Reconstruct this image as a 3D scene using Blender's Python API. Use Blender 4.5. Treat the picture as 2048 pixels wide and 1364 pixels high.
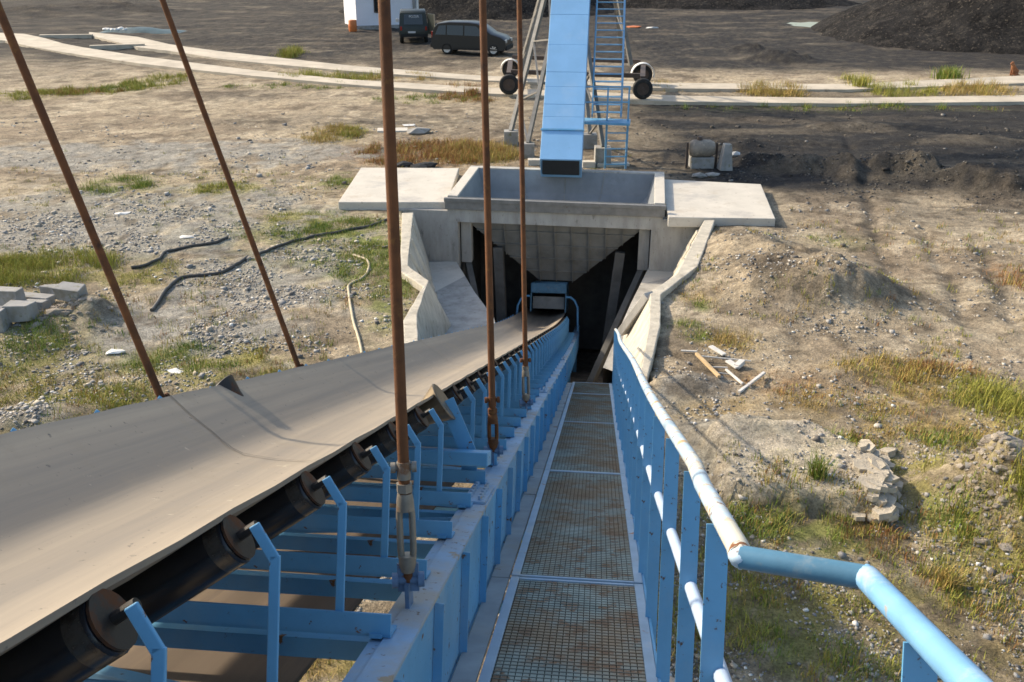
import bpy, bmesh, math, random
import numpy as np
from mathutils import Vector, Matrix

# ------------------------------------------------------------------ scene, camera, light
S = bpy.context.scene
for o in list(bpy.data.objects): bpy.data.objects.remove(o)
COL = S.collection
R = math.radians
rnd = random.Random(11)
F, TILT, H = 1900.0, R(23.5), 6.8           # focal length in photo pixels, tilt, eye height
cam = bpy.data.cameras.new('camera'); cam.sensor_width = 36; cam.lens = F/2048*36
cam.clip_start = .05; cam.clip_end = 3000
camo = bpy.data.objects.new('camera', cam); COL.objects.link(camo)
camo.location = (0, 0, H); camo.rotation_euler = (R(90)-TILT, 0, 0); S.camera = camo
SUN_AZ, SUN_EL = R(-63), R(32)              # azimuth from +Y towards +X
w = bpy.data.worlds.new('World'); S.world = w; w.use_nodes = True
nt = w.node_tree; bg = nt.nodes['Background']
sky = nt.nodes.new('ShaderNodeTexSky'); sky.sky_type = 'NISHITA'; sky.sun_disc = False
sky.sun_elevation = SUN_EL; sky.sun_rotation = SUN_AZ; sky.dust_density = 2.5; sky.air_density = 1.2
nt.links.new(sky.outputs[0], bg.inputs[0]); bg.inputs[1].default_value = .15
sl = bpy.data.lights.new('sun', 'SUN'); sl.energy = 3.7; sl.angle = R(1.8); sl.color = (1, .86, .66)
so = bpy.data.objects.new('sun', sl); COL.objects.link(so); so.location = (-20, 20, 30)
sv = Vector((math.sin(SUN_AZ)*math.cos(SUN_EL), math.cos(SUN_AZ)*math.cos(SUN_EL), math.sin(SUN_EL)))
so.rotation_euler = sv.to_track_quat('Z', 'Y').to_euler()
S.view_settings.view_transform = 'Standard'; S.view_settings.look = 'None'
S.cycles.filter_width = 1.6
S.view_settings.gamma = 1; S.view_settings.use_curve_mapping = False
S.view_settings.exposure = .70

# ------------------------------------------------------------------ measuring helpers
CT, ST = math.cos(TILT), math.sin(TILT)
def ray(px, py):
    a = (px-1024)/F; b = (682-py)/F
    return Vector((a, CT+b*ST, -ST+b*CT))
def at(px, py, z=0.):                       # a sight line met with a level plane: gives a real ground position
    d = ray(px, py); t = (z-H)/d.z
    return Vector((d.x*t, d.y*t, z))
def aty(px, py, Y):
    d = ray(px, py); t = Y/d.y
    return Vector((d.x*t, Y, H+d.z*t))
EW = ray(1197, 600).normalized(); EU = EW.cross(Vector((0, 0, 1))).normalized(); EV = EU.cross(EW)
K = 1.53
CO = Vector((0, 0, H))-EV*K
def rise(y): return .0030*max(0, y-19)**2
def C(u, v, ww): return CO+EU*u+EV*(v+rise(ww))+EW*ww
CM = Matrix(((EU.x, EW.x, EV.x, CO.x), (EU.y, EW.y, EV.y, CO.y), (EU.z, EW.z, EV.z, CO.z), (0, 0, 0, 1)))
def wz(y):                                  # height of the walkway plane over a plan distance y
    ww = (y-CO.y)/EW.y
    return CO.z+EW.z*ww

# ------------------------------------------------------------------ mesh builder
class MB:
    def __init__(s): s.v = []; s.f = []
    def add(s, vs, fs):
        o = len(s.v); s.v += [tuple(v) for v in vs]; s.f += [[i+o for i in f] for f in fs]; return s
    def box(s, x0, x1, y0, y1, z0, z1, M=None):
        vs = [Vector((x, y, z)) for z in (z0, z1) for y in (y0, y1) for x in (x0, x1)]
        if M: vs = [M @ v for v in vs]
        return s.add(vs, [[0, 2, 3, 1], [4, 5, 7, 6], [0, 1, 5, 4], [2, 6, 7, 3], [0, 4, 6, 2], [1, 3, 7, 5]])
    def bar(s, p, q, w, h, up=(0, 0, 1)):
        p, q = Vector(p), Vector(q); d = (q-p).normalized(); up = Vector(up)
        x = d.cross(up)
        if x.length < 1e-4: x = d.cross(Vector((1, 0, 0)))
        x.normalize(); z = x.cross(d)
        vs = [b+x*(sx*w/2)+z*(sz*h/2) for b in (p, q) for sx, sz in ((-1, -1), (1, -1), (1, 1), (-1, 1))]
        return s.add(vs, [[3, 2, 1, 0], [4, 5, 6, 7], [0, 1, 5, 4], [1, 2, 6, 5], [2, 3, 7, 6], [3, 0, 4, 7]])
    def sweep(s, sec, ys, off=None):        # closed section (x,z) swept along y
        n = len(sec); vs = []
        for y in ys:
            ox, oz = off(y) if off else (0, 0)
            vs += [(x+ox, y, z+oz) for x, z in sec]
        fs = []
        for i in range(len(ys)-1):
            for j in range(n):
                k = (j+1) % n
                fs.append([i*n+j, i*n+k, (i+1)*n+k, (i+1)*n+j])
        fs.append(list(range(n))[::-1]); fs.append([(len(ys)-1)*n+j for j in range(n)])
        return s.add(vs, fs)
    def tube(s, pts, r, n=10, cap=True):
        pts = [Vector(p) for p in pts]; m = len(pts)
        rs = r if isinstance(r, (list, tuple)) else [r]*m
        segs = [pts[i+1]-pts[i] for i in range(m-1)]; good = [d for d in segs if d.length > 1e-7]
        for i, d in enumerate(segs):
            if d.length <= 1e-7: segs[i] = segs[i-1] if i and segs[i-1].length > 1e-7 else good[0]
        segs = [d.normalized() for d in segs]
        t0 = segs[0]; a = t0.orthogonal().normalized(); vs = []
        for i, p in enumerate(pts):
            if i == 0: t = t0
            elif i == m-1: t = segs[-1]
            else: t = (segs[i]+segs[i-1]).normalized()
            a = (a-t*a.dot(t)).normalized(); b = t.cross(a)
            vs += [p+(a*math.cos(2*math.pi*k/n)+b*math.sin(2*math.pi*k/n))*rs[i] for k in range(n)]
        fs = [[i*n+k, i*n+(k+1) % n, (i+1)*n+(k+1) % n, (i+1)*n+k] for i in range(m-1) for k in range(n)]
        if cap: fs += [list(range(n))[::-1], [(m-1)*n+k for k in range(n)]]
        return s.add(vs, fs)
    def prism(s, poly, z0, z1):             # plan polygon between two heights
        n = len(poly)
        vs = [(p[0], p[1], z0) for p in poly]+[(p[0], p[1], z1) for p in poly]
        fs = [list(range(n))[::-1], list(range(n, 2*n))]+[[i, (i+1) % n, n+(i+1) % n, n+i] for i in range(n)]
        return s.add(vs, fs)
    def quad(s, a, b, c, d): return s.add([a, b, c, d], [[0, 1, 2, 3]])
    def plate(s, pts, th):                  # flat polygon given thickness along its normal
        pts = [Vector(p) for p in pts]; n = len(pts)
        nn = (pts[1]-pts[0]).cross(pts[2]-pts[0]).normalized()*th
        return s.add(pts+[p-nn for p in pts], [list(range(n)), list(range(n, 2*n))[::-1]]+[[i, n+i, n+(i+1) % n, (i+1) % n] for i in range(n)])
    def ico(s, c, r, sq=(1, 1, 1), jit=.25, rr=None):
        rr = rr or rnd; g = (1+5**.5)/2
        V = [(-1, g, 0), (1, g, 0), (-1, -g, 0), (1, -g, 0), (0, -1, g), (0, 1, g), (0, -1, -g), (0, 1, -g), (g, 0, -1), (g, 0, 1), (-g, 0, -1), (-g, 0, 1)]
        Fc = [(0, 11, 5), (0, 5, 1), (0, 1, 7), (0, 7, 10), (0, 10, 11), (1, 5, 9), (5, 11, 4), (11, 10, 2), (10, 7, 6), (7, 1, 8), (3, 9, 4), (3, 4, 2), (3, 2, 6), (3, 6, 8), (3, 8, 9), (4, 9, 5), (2, 4, 11), (6, 2, 10), (8, 6, 7), (9, 8, 1)]
        c = Vector(c); vs = []
        for v in V:
            k = r/1.9*(1+rr.uniform(-jit, jit)); vs.append(c+Vector((v[0]*k*sq[0], v[1]*k*sq[1], v[2]*k*sq[2])))
        return s.add(vs, Fc)
    def build(s, name, mat, parent=None, smooth=None, bev=0, org=None, fn=None):
        me = bpy.data.meshes.new(name)
        vs = s.v
        if fn: vs = [fn(v) for v in vs]
        if org is not None: vs = [(v[0]-org[0], v[1]-org[1], v[2]-org[2]) for v in vs]
        me.from_pydata([tuple(v) for v in vs], [], s.f); me.update()
        bm = bmesh.new(); bm.from_mesh(me); bmesh.ops.recalc_face_normals(bm, faces=bm.faces); bm.to_mesh(me); bm.free()
        if smooth is not None:
            me.polygons.foreach_set('use_smooth', [True]*len(me.polygons)); me.set_sharp_from_angle(angle=R(smooth))
        me.materials.append(mat)
        o = bpy.data.objects.new(name, me); COL.objects.link(o)
        if parent: o.parent = parent
        elif org is not None: o.location = org
        if bev:
            b = o.modifiers.new('bevel', 'BEVEL'); b.width = bev; b.segments = 2; b.limit_method = 'ANGLE'; b.angle_limit = R(40)
        return o
def tag(o, label, cat, group=None):
    o['label'] = label; o['category'] = cat
    if group: o['group'] = group
    return o
def struct(o): o['kind'] = 'structure'; return o
def stuff(o): o['kind'] = 'stuff'; return o
def thing(name, label, cat, loc=(0, 0, 0), rz=0, group=None, M=None):
    o = bpy.data.objects.new(name, None); COL.objects.link(o); o.empty_display_size = .2
    if M is not None: o.matrix_world = M
    else: o.location = loc; o.rotation_euler = (0, 0, rz)
    return tag(o, label, cat, group)
def copy_part(o, parent, loc=None):
    c = o.copy(); COL.objects.link(c); c.parent = parent
    if loc is not None: c.location = loc
    for ch in [k for k in bpy.data.objects if k.parent == o]: copy_part(ch, c)
    return c

# ------------------------------------------------------------------ noise
def vnoise(x, y, seed=0):
    xi = np.floor(x).astype(np.int64); yi = np.floor(y).astype(np.int64); fx = x-xi; fy = y-yi
    fx = fx*fx*(3-2*fx); fy = fy*fy*(3-2*fy)
    def h(a, b):
        n = (a*374761393+b*668265263+seed*974711) & 0xFFFFFFFF
        n = ((n ^ (n >> 13))*1274126177) & 0xFFFFFFFF
        return ((n ^ (n >> 16)) & 0xFFFF)/65535.
    return (h(xi, yi)*(1-fx)+h(xi+1, yi)*fx)*(1-fy)+(h(xi, yi+1)*(1-fx)+h(xi+1, yi+1)*fx)*fy
def fbm(x, y, sc, oct=4, seed=0, gain=.5):
    a = 1.; s = 0.; t = 0.
    for i in range(oct):
        s = s+a*vnoise(x*sc, y*sc, seed+i*17); t += a; a *= gain; sc *= 2.03
    return s/t
def sstep(a, b, x): t = np.clip((x-a)/(b-a), 0, 1); return t*t*(3-2*t)

# ------------------------------------------------------------------ materials
def nodes(m):
    m.use_nodes = True; n = m.node_tree.nodes; return n, m.node_tree.links, n['Principled BSDF']
def mat(name, col, rough=.6, metal=0., var=.18, vscale=5., spots=(), bump=.15, bscale=60., stretch=None, spec=.4, coord='Object', bdist=.004, iso=()):
    m = bpy.data.materials.new(name); n, L, b = nodes(m)
    tc = n.new('ShaderNodeTexCoord'); mp = n.new('ShaderNodeMapping')
    L.new(tc.outputs[coord], mp.inputs[0])
    if stretch: mp.inputs['Scale'].default_value = stretch
    def noise(sc, det=5, rough=.6, off=0):
        t = n.new('ShaderNodeTexNoise'); t.inputs['Scale'].default_value = sc; t.inputs['Detail'].default_value = det
        t.inputs['Roughness'].default_value = rough
        if off:
            ad = n.new('ShaderNodeVectorMath'); ad.inputs[1].default_value = (off, off*1.7, -off); L.new(mp.outputs[0], ad.inputs[0]); L.new(ad.outputs[0], t.inputs['Vector'])
        else: L.new(mp.outputs[0], t.inputs['Vector'])
        return t
    t = noise(vscale); r = n.new('ShaderNodeMapRange'); r.inputs[1].default_value = .3; r.inputs[2].default_value = .7
    r.inputs[3].default_value = 1-var; r.inputs[4].default_value = 1+var; L.new(t.outputs[0], r.inputs[0])
    mx = n.new('ShaderNodeVectorMath'); mx.operation = 'MULTIPLY'; mx.inputs[0].default_value = col[:3]; L.new(r.outputs[0], mx.inputs[1])
    cur = mx.outputs[0]; rc = None
    for i, (sc, thr, soft, scol, srough) in enumerate(list(spots)+list(iso)):
        t = noise(sc, 7, .65, 3.1*(i+1))
        if i >= len(spots):
            for l_ in list(t.inputs['Vector'].links): L.remove(l_)
            L.new(tc.outputs[coord], t.inputs['Vector'])
        q = n.new('ShaderNodeMapRange'); q.inputs[1].default_value = thr; q.inputs[2].default_value = thr+soft
        L.new(t.outputs[0], q.inputs[0])
        m2 = n.new('ShaderNodeMix'); m2.data_type = 'RGBA'; L.new(q.outputs[0], m2.inputs[0]); L.new(cur, m2.inputs[6]); m2.inputs[7].default_value = (*scol, 1)
        cur = m2.outputs[2]
        m3 = n.new('ShaderNodeMix'); L.new(q.outputs[0], m3.inputs[0])
        if rc: L.new(rc, m3.inputs[2])
        else: m3.inputs[2].default_value = rough
        m3.inputs[3].default_value = srough; rc = m3.outputs[0]
    L.new(cur, b.inputs['Base Color'])
    if rc: L.new(rc, b.inputs['Roughness'])
    else: b.inputs['Roughness'].default_value = rough
    b.inputs['Metallic'].default_value = metal; b.inputs['Specular IOR Level'].default_value = spec
    if bump:
        t = noise(bscale, 6, .7, 9.); bp = n.new('ShaderNodeBump'); bp.inputs['Strength'].default_value = bump; bp.inputs['Distance'].default_value = bdist
        L.new(t.outputs[0], bp.inputs['Height']); L.new(bp.outputs[0], b.inputs['Normal'])
    return m
RUST = (.16, .065, .025); RUSTD = (.07, .03, .015); DUST = (.36, .33, .28)
M = {}
BLUE = (.115, .32, .53)
M['blue'] = mat('blue_steel_paint', BLUE, .42, var=.13, vscale=3, spots=[(2.2, .60, .25, (.16, .36, .56), .6), (1.4, .50, .3, (.26, .34, .40), .75), (13, .635, .03, (.15, .075, .035), .85), (34, .65, .04, (.10, .065, .045), .9), (6, .66, .06, (.34, .36, .36), .7)], bump=.08)
M['flange'] = mat('dusty_blue_steel', (.22, .36, .52), .5, var=.15, vscale=3, spots=[(1.8, .46, .18, (.35, .34, .31), .75), (24, .62, .05, (.18, .14, .11), .85), (7, .60, .05, (.33, .27, .19), .85), (3, .70, .05, RUST, .9)], bump=.1)
M['rail'] = mat('worn_rail_paint', (.42, .55, .66), .35, var=.15, vscale=6, spots=[(3.2, .52, .05, (.58, .56, .47), .45), (6, .55, .06, (.42, .30, .17), .8), (11, .60, .04, RUST, .9), (30, .66, .04, (.2, .18, .15), .8)], bump=.12)
M['railblue'] = mat('near_rail_paint', (.165, .36, .58), .42, var=.15, vscale=6, spots=[(5, .56, .1, (.34, .46, .56), .5), (17, .63, .05, (.30, .30, .28), .7), (13, .70, .03, RUST, .9)], bump=.12)
M['offset'] = mat('scuffed_shaded_blue_paint', (.075, .19, .29), .42, var=.2, vscale=8, spots=[(9, .56, .1, (.14, .22, .28), .6), (22, .64, .05, (.10, .08, .07), .8)], bump=.15)  # scuffed blue paint, darkened to stand for shade on the pipe and hood
M['midrail'] = mat('pale_mid_rail_paint', (.42, .53, .68), .4, var=.1, vscale=4, spots=[(9, .70, .05, (.35, .25, .15), .8)], bump=.08)
M['grate'] = mat('rusty_grating', (.24, .28, .25), .65, var=.3, vscale=5, spots=[(1.8, .42, .18, (.26, .20, .13), .9), (8, .54, .06, (.20, .125, .075), .95)], bump=.3)
M['gratedark'] = mat('grating_rods', (.15, .17, .15), .8, var=.3, vscale=5, spots=[(1.8, .42, .16, (.15, .11, .07), .9)], bump=.3)
M['gframe'] = mat('grating_frame', (.28, .38, .48), .5, var=.15, vscale=4, spots=[(2.5, .55, .1, (.42, .44, .44), .7), (6, .64, .04, (.36, .20, .10), .9)], bump=.1)
M['plank'] = mat('deck_plate', (.27, .30, .32), .6, var=.2, vscale=4, spots=[(2.0, .50, .2, (.30, .29, .27), .8), (6, .64, .04, (.22, .12, .07), .9)], bump=.15)
M['rust'] = mat('rusty_rod', (.115, .042, .012), .75, var=.35, vscale=9, spots=[(14, .58, .1, (.17, .075, .02), .8), (5, .58, .1, (.05, .022, .011), .8)], bump=.5, bscale=120)
M['galv'] = mat('dull_grey_steel', (.22, .20, .165), .5, .3, var=.25, vscale=14, spots=[(9, .58, .08, (.20, .10, .05), .85)], bump=.2)
M['bluebolt'] = mat('dark_blue_shackle', (.10, .17, .28), .45, var=.25, vscale=14, spots=[(12, .60, .05, RUST, .85)], bump=.2)
M['roll'] = mat('black_roller', (.010, .010, .012), .26, var=.4, vscale=5, spots=[(6, .63, .12, (.035, .018, .010), .45)], bump=.1, spec=.6)
M['rollend'] = mat('worn_end_shaded_cone', (.020, .017, .015), .45, .2, var=.35, vscale=10, spots=[(9, .50, .1, (.10, .038, .013), .8)], bump=.2)
M['band'] = mat('polished_roller_band', (.09, .08, .07), .2, .5, var=.3, vscale=9, spots=[(9, .50, .12, (.03, .018, .012), .4)], bump=.1, spec=.7)
M['cone'] = mat('worn_cone_roller', (.20, .16, .11), .36, .45, var=.3, vscale=4, spots=[(6, .60, .1, (.09, .06, .04), .6)], bump=.1)
M['belt'] = mat('dusty_rubber_belt', (.215, .185, .15), .6, var=.08, vscale=1.3, stretch=(5, .10, 5), spots=[(.8, .44, .26, (.37, .305, .225), .65), (1.7, .56, .22, (.18, .16, .135), .6)], bump=.12, bscale=30, bdist=.003, iso=[(2.2, .54, .2, (.27, .225, .165), .7), (26, .64, .05, (.13, .115, .10), .7), (9, .66, .04, (.40, .35, .27), .8)])
M['belt2'] = mat('return_belt', (.13, .10, .075), .65, var=.2, vscale=2.2, stretch=(5, .2, 5), spots=[(1.3, .52, .2, (.24, .18, .12), .7)], bump=.05, bscale=20)
M['concrete'] = mat('concrete', (.36, .345, .315), .85, var=.2, vscale=2.2, stretch=(1.6, 1.6, .5), spots=[(1.1, .52, .16, (.25, .24, .215), .9), (5, .60, .1, (.19, .18, .16), .9), (18, .64, .06, (.15, .14, .125), .95)], bump=.35, bscale=26, bdist=.012)
M['slab'] = mat('pale_slab_concrete', (.52, .485, .42), .85, var=.10, vscale=1.4, spots=[(1.6, .54, .15, (.45, .40, .33), .9), (.7, .58, .12, (.38, .36, .33), .9), (9, .62, .06, (.33, .29, .24), .9), (28, .66, .05, (.26, .23, .2), .9)], bump=.4, bscale=30, bdist=.012)
M['wing'] = mat('wing_wall_concrete', (.48, .44, .36), .85, var=.2, vscale=2.2, stretch=(2.2, 2.2, .6), spots=[(1.5, .53, .16, (.37, .33, .26), .9), (4, .58, .10, (.28, .25, .2), .9), (16, .62, .06, (.24, .205, .16), .95)], bump=.6, bscale=14, bdist=.02)
M['track'] = mat('track_concrete', (.46, .405, .32), .85, var=.2, vscale=.8, spots=[(.5, .52, .2, (.36, .315, .25), .9), (2.5, .60, .1, (.29, .25, .19), .9)], bump=.2, bscale=12, bdist=.02)
M['hop'] = mat('grey_hopper_steel', (.22, .235, .25), .55, .2, var=.15, vscale=1.8, spots=[(1.5, .58, .2, (.16, .16, .165), .6), (7, .68, .05, (.16, .11, .08), .85)], bump=.1)
M['hopdark'] = mat('hopper_underside_steel', (.235, .235, .22), .7, var=.2, vscale=2, spots=[(2, .55, .2, (.17, .165, .15), .8)], bump=.15)
M['cover'] = mat('sky_blue_cover_sheet', (.22, .43, .68), .45, var=.08, vscale=1.2, spots=[(1.1, .56, .25, (.29, .47, .68), .6), (16, .68, .05, (.10, .13, .16), .8), (6, .72, .05, (.14, .16, .16), .8)], bump=.15, bscale=9, bdist=.01)
M['grey'] = mat('grey_lattice_steel', (.20, .195, .185), .55, .25, var=.2, vscale=5, spots=[(5, .62, .1, (.13, .09, .06), .8)], bump=.1)
M['brownsteel'] = mat('brown_steel', (.07, .05, .04), .7, var=.25, vscale=5, bump=.15)
M['tyre'] = mat('tyre_rubber', (.018, .018, .018), .8, var=.3, vscale=8, spots=[(4, .55, .2, (.06, .055, .05), .9)], bump=.2)
M['white'] = mat('white_paint', (.68, .68, .66), .6, var=.06, vscale=2, spots=[(2, .60, .2, (.52, .51, .49), .7)], bump=.05)
M['wall'] = mat('whitewashed_wall', (.66, .68, .74), .85, var=.05, vscale=.8, spots=[(.7, .58, .25, (.55, .56, .60), .9)], bump=.1, bscale=20)
M['support'] = mat('pit_shade_concrete', (.11, .105, .095), .85, var=.25, vscale=3, bump=.2)  # concrete with the shade inside the pit put into its colour
M['dark'] = mat('black_rubber', (.012, .012, .012), .7, var=.2, bump=.1)
M['glass'] = mat('dark_car_glass', (.015, .018, .022), .06, var=.02, bump=0, spec=.7)
M['van'] = mat('dark_van_paint', (.010, .010, .012), .3, var=.05, vscale=3, spots=[(1.2, .55, .3, (.018, .017, .016), .45)], bump=.02, spec=.4)
M['jeep'] = mat('dark_green_jeep_paint', (.022, .028, .024), .4, var=.1, vscale=3, spots=[(1.2, .55, .3, (.05, .048, .04), .6)], bump=.02)
M['chrome'] = mat('alloy_rim', (.52, .52, .52), .35, .6, var=.1, bump=.02)
M['lamp'] = mat('lamp_lens', (.55, .55, .52), .15, var=.1, bump=0)
M['redlamp'] = mat('red_lens', (.30, .02, .015), .2, var=.1, bump=0)
M['coal'] = mat('coal', (.020, .019, .0185), .9, var=.5, vscale=.8, spots=[(1.6, .54, .10, (.050, .045, .040), .9), (6, .58, .05, (.095, .083, .068), .95), (5, .62, .04, (.008, .008, .008), .9)], bump=1., bscale=2.2, bdist=.35, spec=.08)
M['stone'] = mat('stone', (.30, .275, .24), .9, var=.35, vscale=2, coord='Generated', bump=.3, bscale=8)
M['rock'] = mat('pale_flaky_rock', (.44, .385, .30), .9, var=.22, vscale=3, spots=[(3, .55, .12, (.30, .265, .21), .95), (9, .62, .06, (.23, .2, .165), .95)], bump=.8, bscale=12, bdist=.04)
M['rubble'] = mat('grey_rubble', (.27, .235, .195), .95, var=.3, vscale=3, spots=[(6, .56, .1, (.38, .33, .26), .95)], bump=.8, bscale=14, bdist=.04)
M['hose'] = mat('black_hose', (.055, .052, .048), .6, var=.25, vscale=5, spots=[(4, .55, .15, (.16, .145, .12), .8)], bump=.1)
M['palehose'] = mat('pale_hose', (.46, .39, .27), .7, var=.15, vscale=5, bump=.1)
M['wood'] = mat('raw_timber', (.46, .33, .18), .8, var=.2, vscale=4, stretch=(1, 1, 8), bump=.2)
M['paleboard'] = mat('whitened_board', (.58, .56, .52), .8, var=.15, vscale=6, bump=.2)
M['block'] = mat('concrete_block', (.28, .275, .265), .9, var=.2, vscale=3, spots=[(3, .52, .15, (.20, .185, .15), .9), (5, .58, .1, (.17, .16, .085), .95)], bump=.4, bscale=24, bdist=.01)
M['blockmoss'] = M['block']
M['orange'] = mat('orange_plastic', (.55, .16, .04), .5, var=.1, bump=0)
M['litter'] = mat('white_litter', (.66, .65, .62), .7, var=.12, vscale=6, bump=.2)
M['tarp'] = mat('dark_teal_tarp', (.03, .07, .08), .5, var=.3, vscale=2, bump=.4, bscale=5, bdist=.05)
M['fur'] = mat('brown_fur', (.24, .10, .045), .9, var=.25, vscale=6, spots=[(3, .58, .1, (.36, .24, .16), .9)], bump=.4)
M['water'] = mat('puddle_water', (.05, .05, .05), .03, var=.02, bump=0, spec=.6)
M['bark'] = mat('woody_stem', (.12, .085, .05), .9, var=.2, bump=.3)
M['plate'] = mat('number_plate', (.5, .5, .5), .5, var=.05, bump=0)

def attr_mat(name, rough, fine=()):
    m = bpy.data.materials.new(name); n, L, b = nodes(m)
    a = n.new('ShaderNodeAttribute'); a.attribute_name = 'tint'
    cur = a.outputs['Color']
    tc = n.new('ShaderNodeTexCoord')
    for sc, lo, hi, det in fine:
        t = n.new('ShaderNodeTexNoise'); t.inputs['Scale'].default_value = sc; t.inputs['Detail'].default_value = det; t.inputs['Roughness'].default_value = .7
        L.new(tc.outputs['Object'], t.inputs['Vector'])
        r = n.new('ShaderNodeMapRange'); r.inputs[1].default_value = .32; r.inputs[2].default_value = .68; r.inputs[3].default_value = lo; r.inputs[4].default_value = hi
        L.new(t.outputs[0], r.inputs[0])
        v = n.new('ShaderNodeVectorMath'); v.operation = 'MULTIPLY'; L.new(cur, v.inputs[0]); L.new(r.outputs[0], v.inputs[1]); cur = v.outputs[0]
    L.new(cur, b.inputs['Base Color']); b.inputs['Roughness'].default_value = rough; b.inputs['Specular IOR Level'].default_value = .15
    return m, n, L, b, tc
M['ground'], n_, L_, b_, tc_ = attr_mat('bare_ground', .95, [(1.3, .78, 1.22, 6), (7, .62, 1.38, 7), (34, .62, 1.38, 4)])
t_ = n_.new('ShaderNodeTexNoise'); t_.inputs['Scale'].default_value = 11; t_.inputs['Detail'].default_value = 9; t_.inputs['Roughness'].default_value = .75; L_.new(tc_.outputs['Object'], t_.inputs['Vector'])
bp_ = n_.new('ShaderNodeBump'); bp_.inputs['Strength'].default_value = .9; bp_.inputs['Distance'].default_value = .09; L_.new(t_.outputs[0], bp_.inputs['Height']); L_.new(bp_.outputs[0], b_.inputs['Normal'])
M['grass'] = attr_mat('grass_blades', .8)[0]
M['gravel'] = attr_mat('loose_stones', .9)[0]

# ------------------------------------------------------------------ ground
def grow(a, b, s0, s1):
    out = [a]; L = b-a; x = a
    while x < b:
        t = (x-a)/L; x += s0+(s1-s0)*t; out.append(x)
    return out[:-1]
xs = [-600, -350, -220, -150]+[-v for v in grow(11, 110, .1, 2.2)[::-1]]+list(np.arange(-10.9, 10.95, .1))+grow(11, 110, .1, 2.2)+[150, 220, 350, 600]
ys = [-300, -120, -50, -20]+list(np.arange(-10, 6, .5))+list(np.arange(6, 32, .1))+grow(32, 112, .1, .7)+grow(112, 300, 2, 20)+[420, 600, 900]
xs = np.array(sorted(xs)); ys = np.array(sorted(ys))
GX, GY = np.meshgrid(xs, ys)
# plan outline of the pit: coping lines of the two wing walls, then the hopper box behind
PR = [at(*p) for p in ((1298, 745), (1310, 650), (1312, 585), (1374, 541), (1419, 440))]
PL = [at(*p) for p in ((846, 700), (820, 640), (850, 568), (806, 540), (815, 433))]
HY = R(-8)                                   # hopper heading
HO = Vector((1.06, 23.75, 0)); HM = Matrix.Translation(HO) @ Matrix.Rotation(HY, 4, 'Z')
hl = lambda X, Y, Z=0: HM @ Vector((X, Y, Z))
pit = [(1.9, 12.2)]+[tuple(p[:2]) for p in PR]+[tuple(hl(4.35, .2)[:2]), tuple(hl(2.72, .3)[:2]), tuple(hl(2.72, 3.75)[:2]), tuple(hl(-2.72, 3.75)[:2]), tuple(hl(-2.72, .3)[:2]), tuple(hl(-4.0, .2)[:2])]+[tuple(p[:2]) for p in PL[::-1]]+[(-1.9, 12.2)]
def inside(X, Y, poly):
    r = np.zeros(X.shape, bool); n = len(poly)
    for i in range(n):
        x1, y1 = poly[i]; x2, y2 = poly[(i+1) % n]
        c = ((y1 > Y) != (y2 > Y)) & (X < (x2-x1)*(Y-y1)/((y2-y1) or 1e-9)+x1); r ^= c
    return r
def wblob(px, py, rx, ry):                   # an oval patch given by what it spans in the photo, as plan centre and radii
    c = at(px, py); a = at(px, py-ry); b = at(px, py+ry)
    return c.x, c.y, rx*(c.y*CT+H*ST)/F, max(.15, (a.y-b.y)/2)
def gauss(X, Y, b, p=2): return np.exp(-(((X-b[0])/b[2])**2+((Y-b[1])/b[3])**2)**(p/2))
def polydist(X, Y, pts):
    d = np.full(X.shape, 1e9)
    for (a, b) in zip(pts[:-1], pts[1:]):
        ax, ay = a[0], a[1]; bx, by = b[0]-ax, b[1]-ay
        t = np.clip(((X-ax)*bx+(Y-ay)*by)/(bx*bx+by*by), 0, 1)
        d = np.minimum(d, np.hypot(X-ax-t*bx, Y-ay-t*by))
    return d
MOUNDS = [  # px, py, radius x, radius y (metres), height, roughness
    (1600, 565, 1.5, 1.5, .60, .5), (1720, 590, .8, .8, .28, .5), (1500, 500, .9, 1.2, .35, .5), (185, 628, .5, .5, .26, 1.2), (110, 640, .9, .5, .20, .4), (70, 850, .9, .7, .25, .6), (30, 690, .9, .9, .12, .3),
    (1490, 872, .75, .45, .22, .8), (1370, 770, .7, .35, .16, .8), (1530, 328, .9, .7, .40, .9), (1610, 335, .7, .6, .34, .9), (1690, 345, .45, .9, .48, .8), (1740, 340, .4, .9, .48, .8), (1800, 345, .5, .8, .52, .8),
    (1850, 350, .5, .7, .55, .8), (1930, 365, .55, .7, .5, .8), (2010, 375, .8, .8, .55, .8), (1650, 600, .8, .5, .2, .6), (1960, 1010, .55, .95, .52, .9), (2040, 1040, .7, 1.0, .42, .9),
    (1560, 118, 1.6, 1.3, .5, .8), (1500, 100, 1.3, 1.2, .4, .8), (120, 195, 5, 2.2, .1, .2), (230, 22, 5, 3, .7, .6), (60, 30, 5, 3, .7, .6), (1680, 745, .6, .4, .1, .6),
    (1710, 250, 2, .6, .18, .5), (1900, 280, 2.4, .8, .22, .5), (1480, 290, 1.0, .8, .25, .7), (100, 165, 5, 3, -.25, .2), (560, 640, 1.2, .8, .12, .5), (390, 760, .9, .5, .1, .5)]
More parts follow.
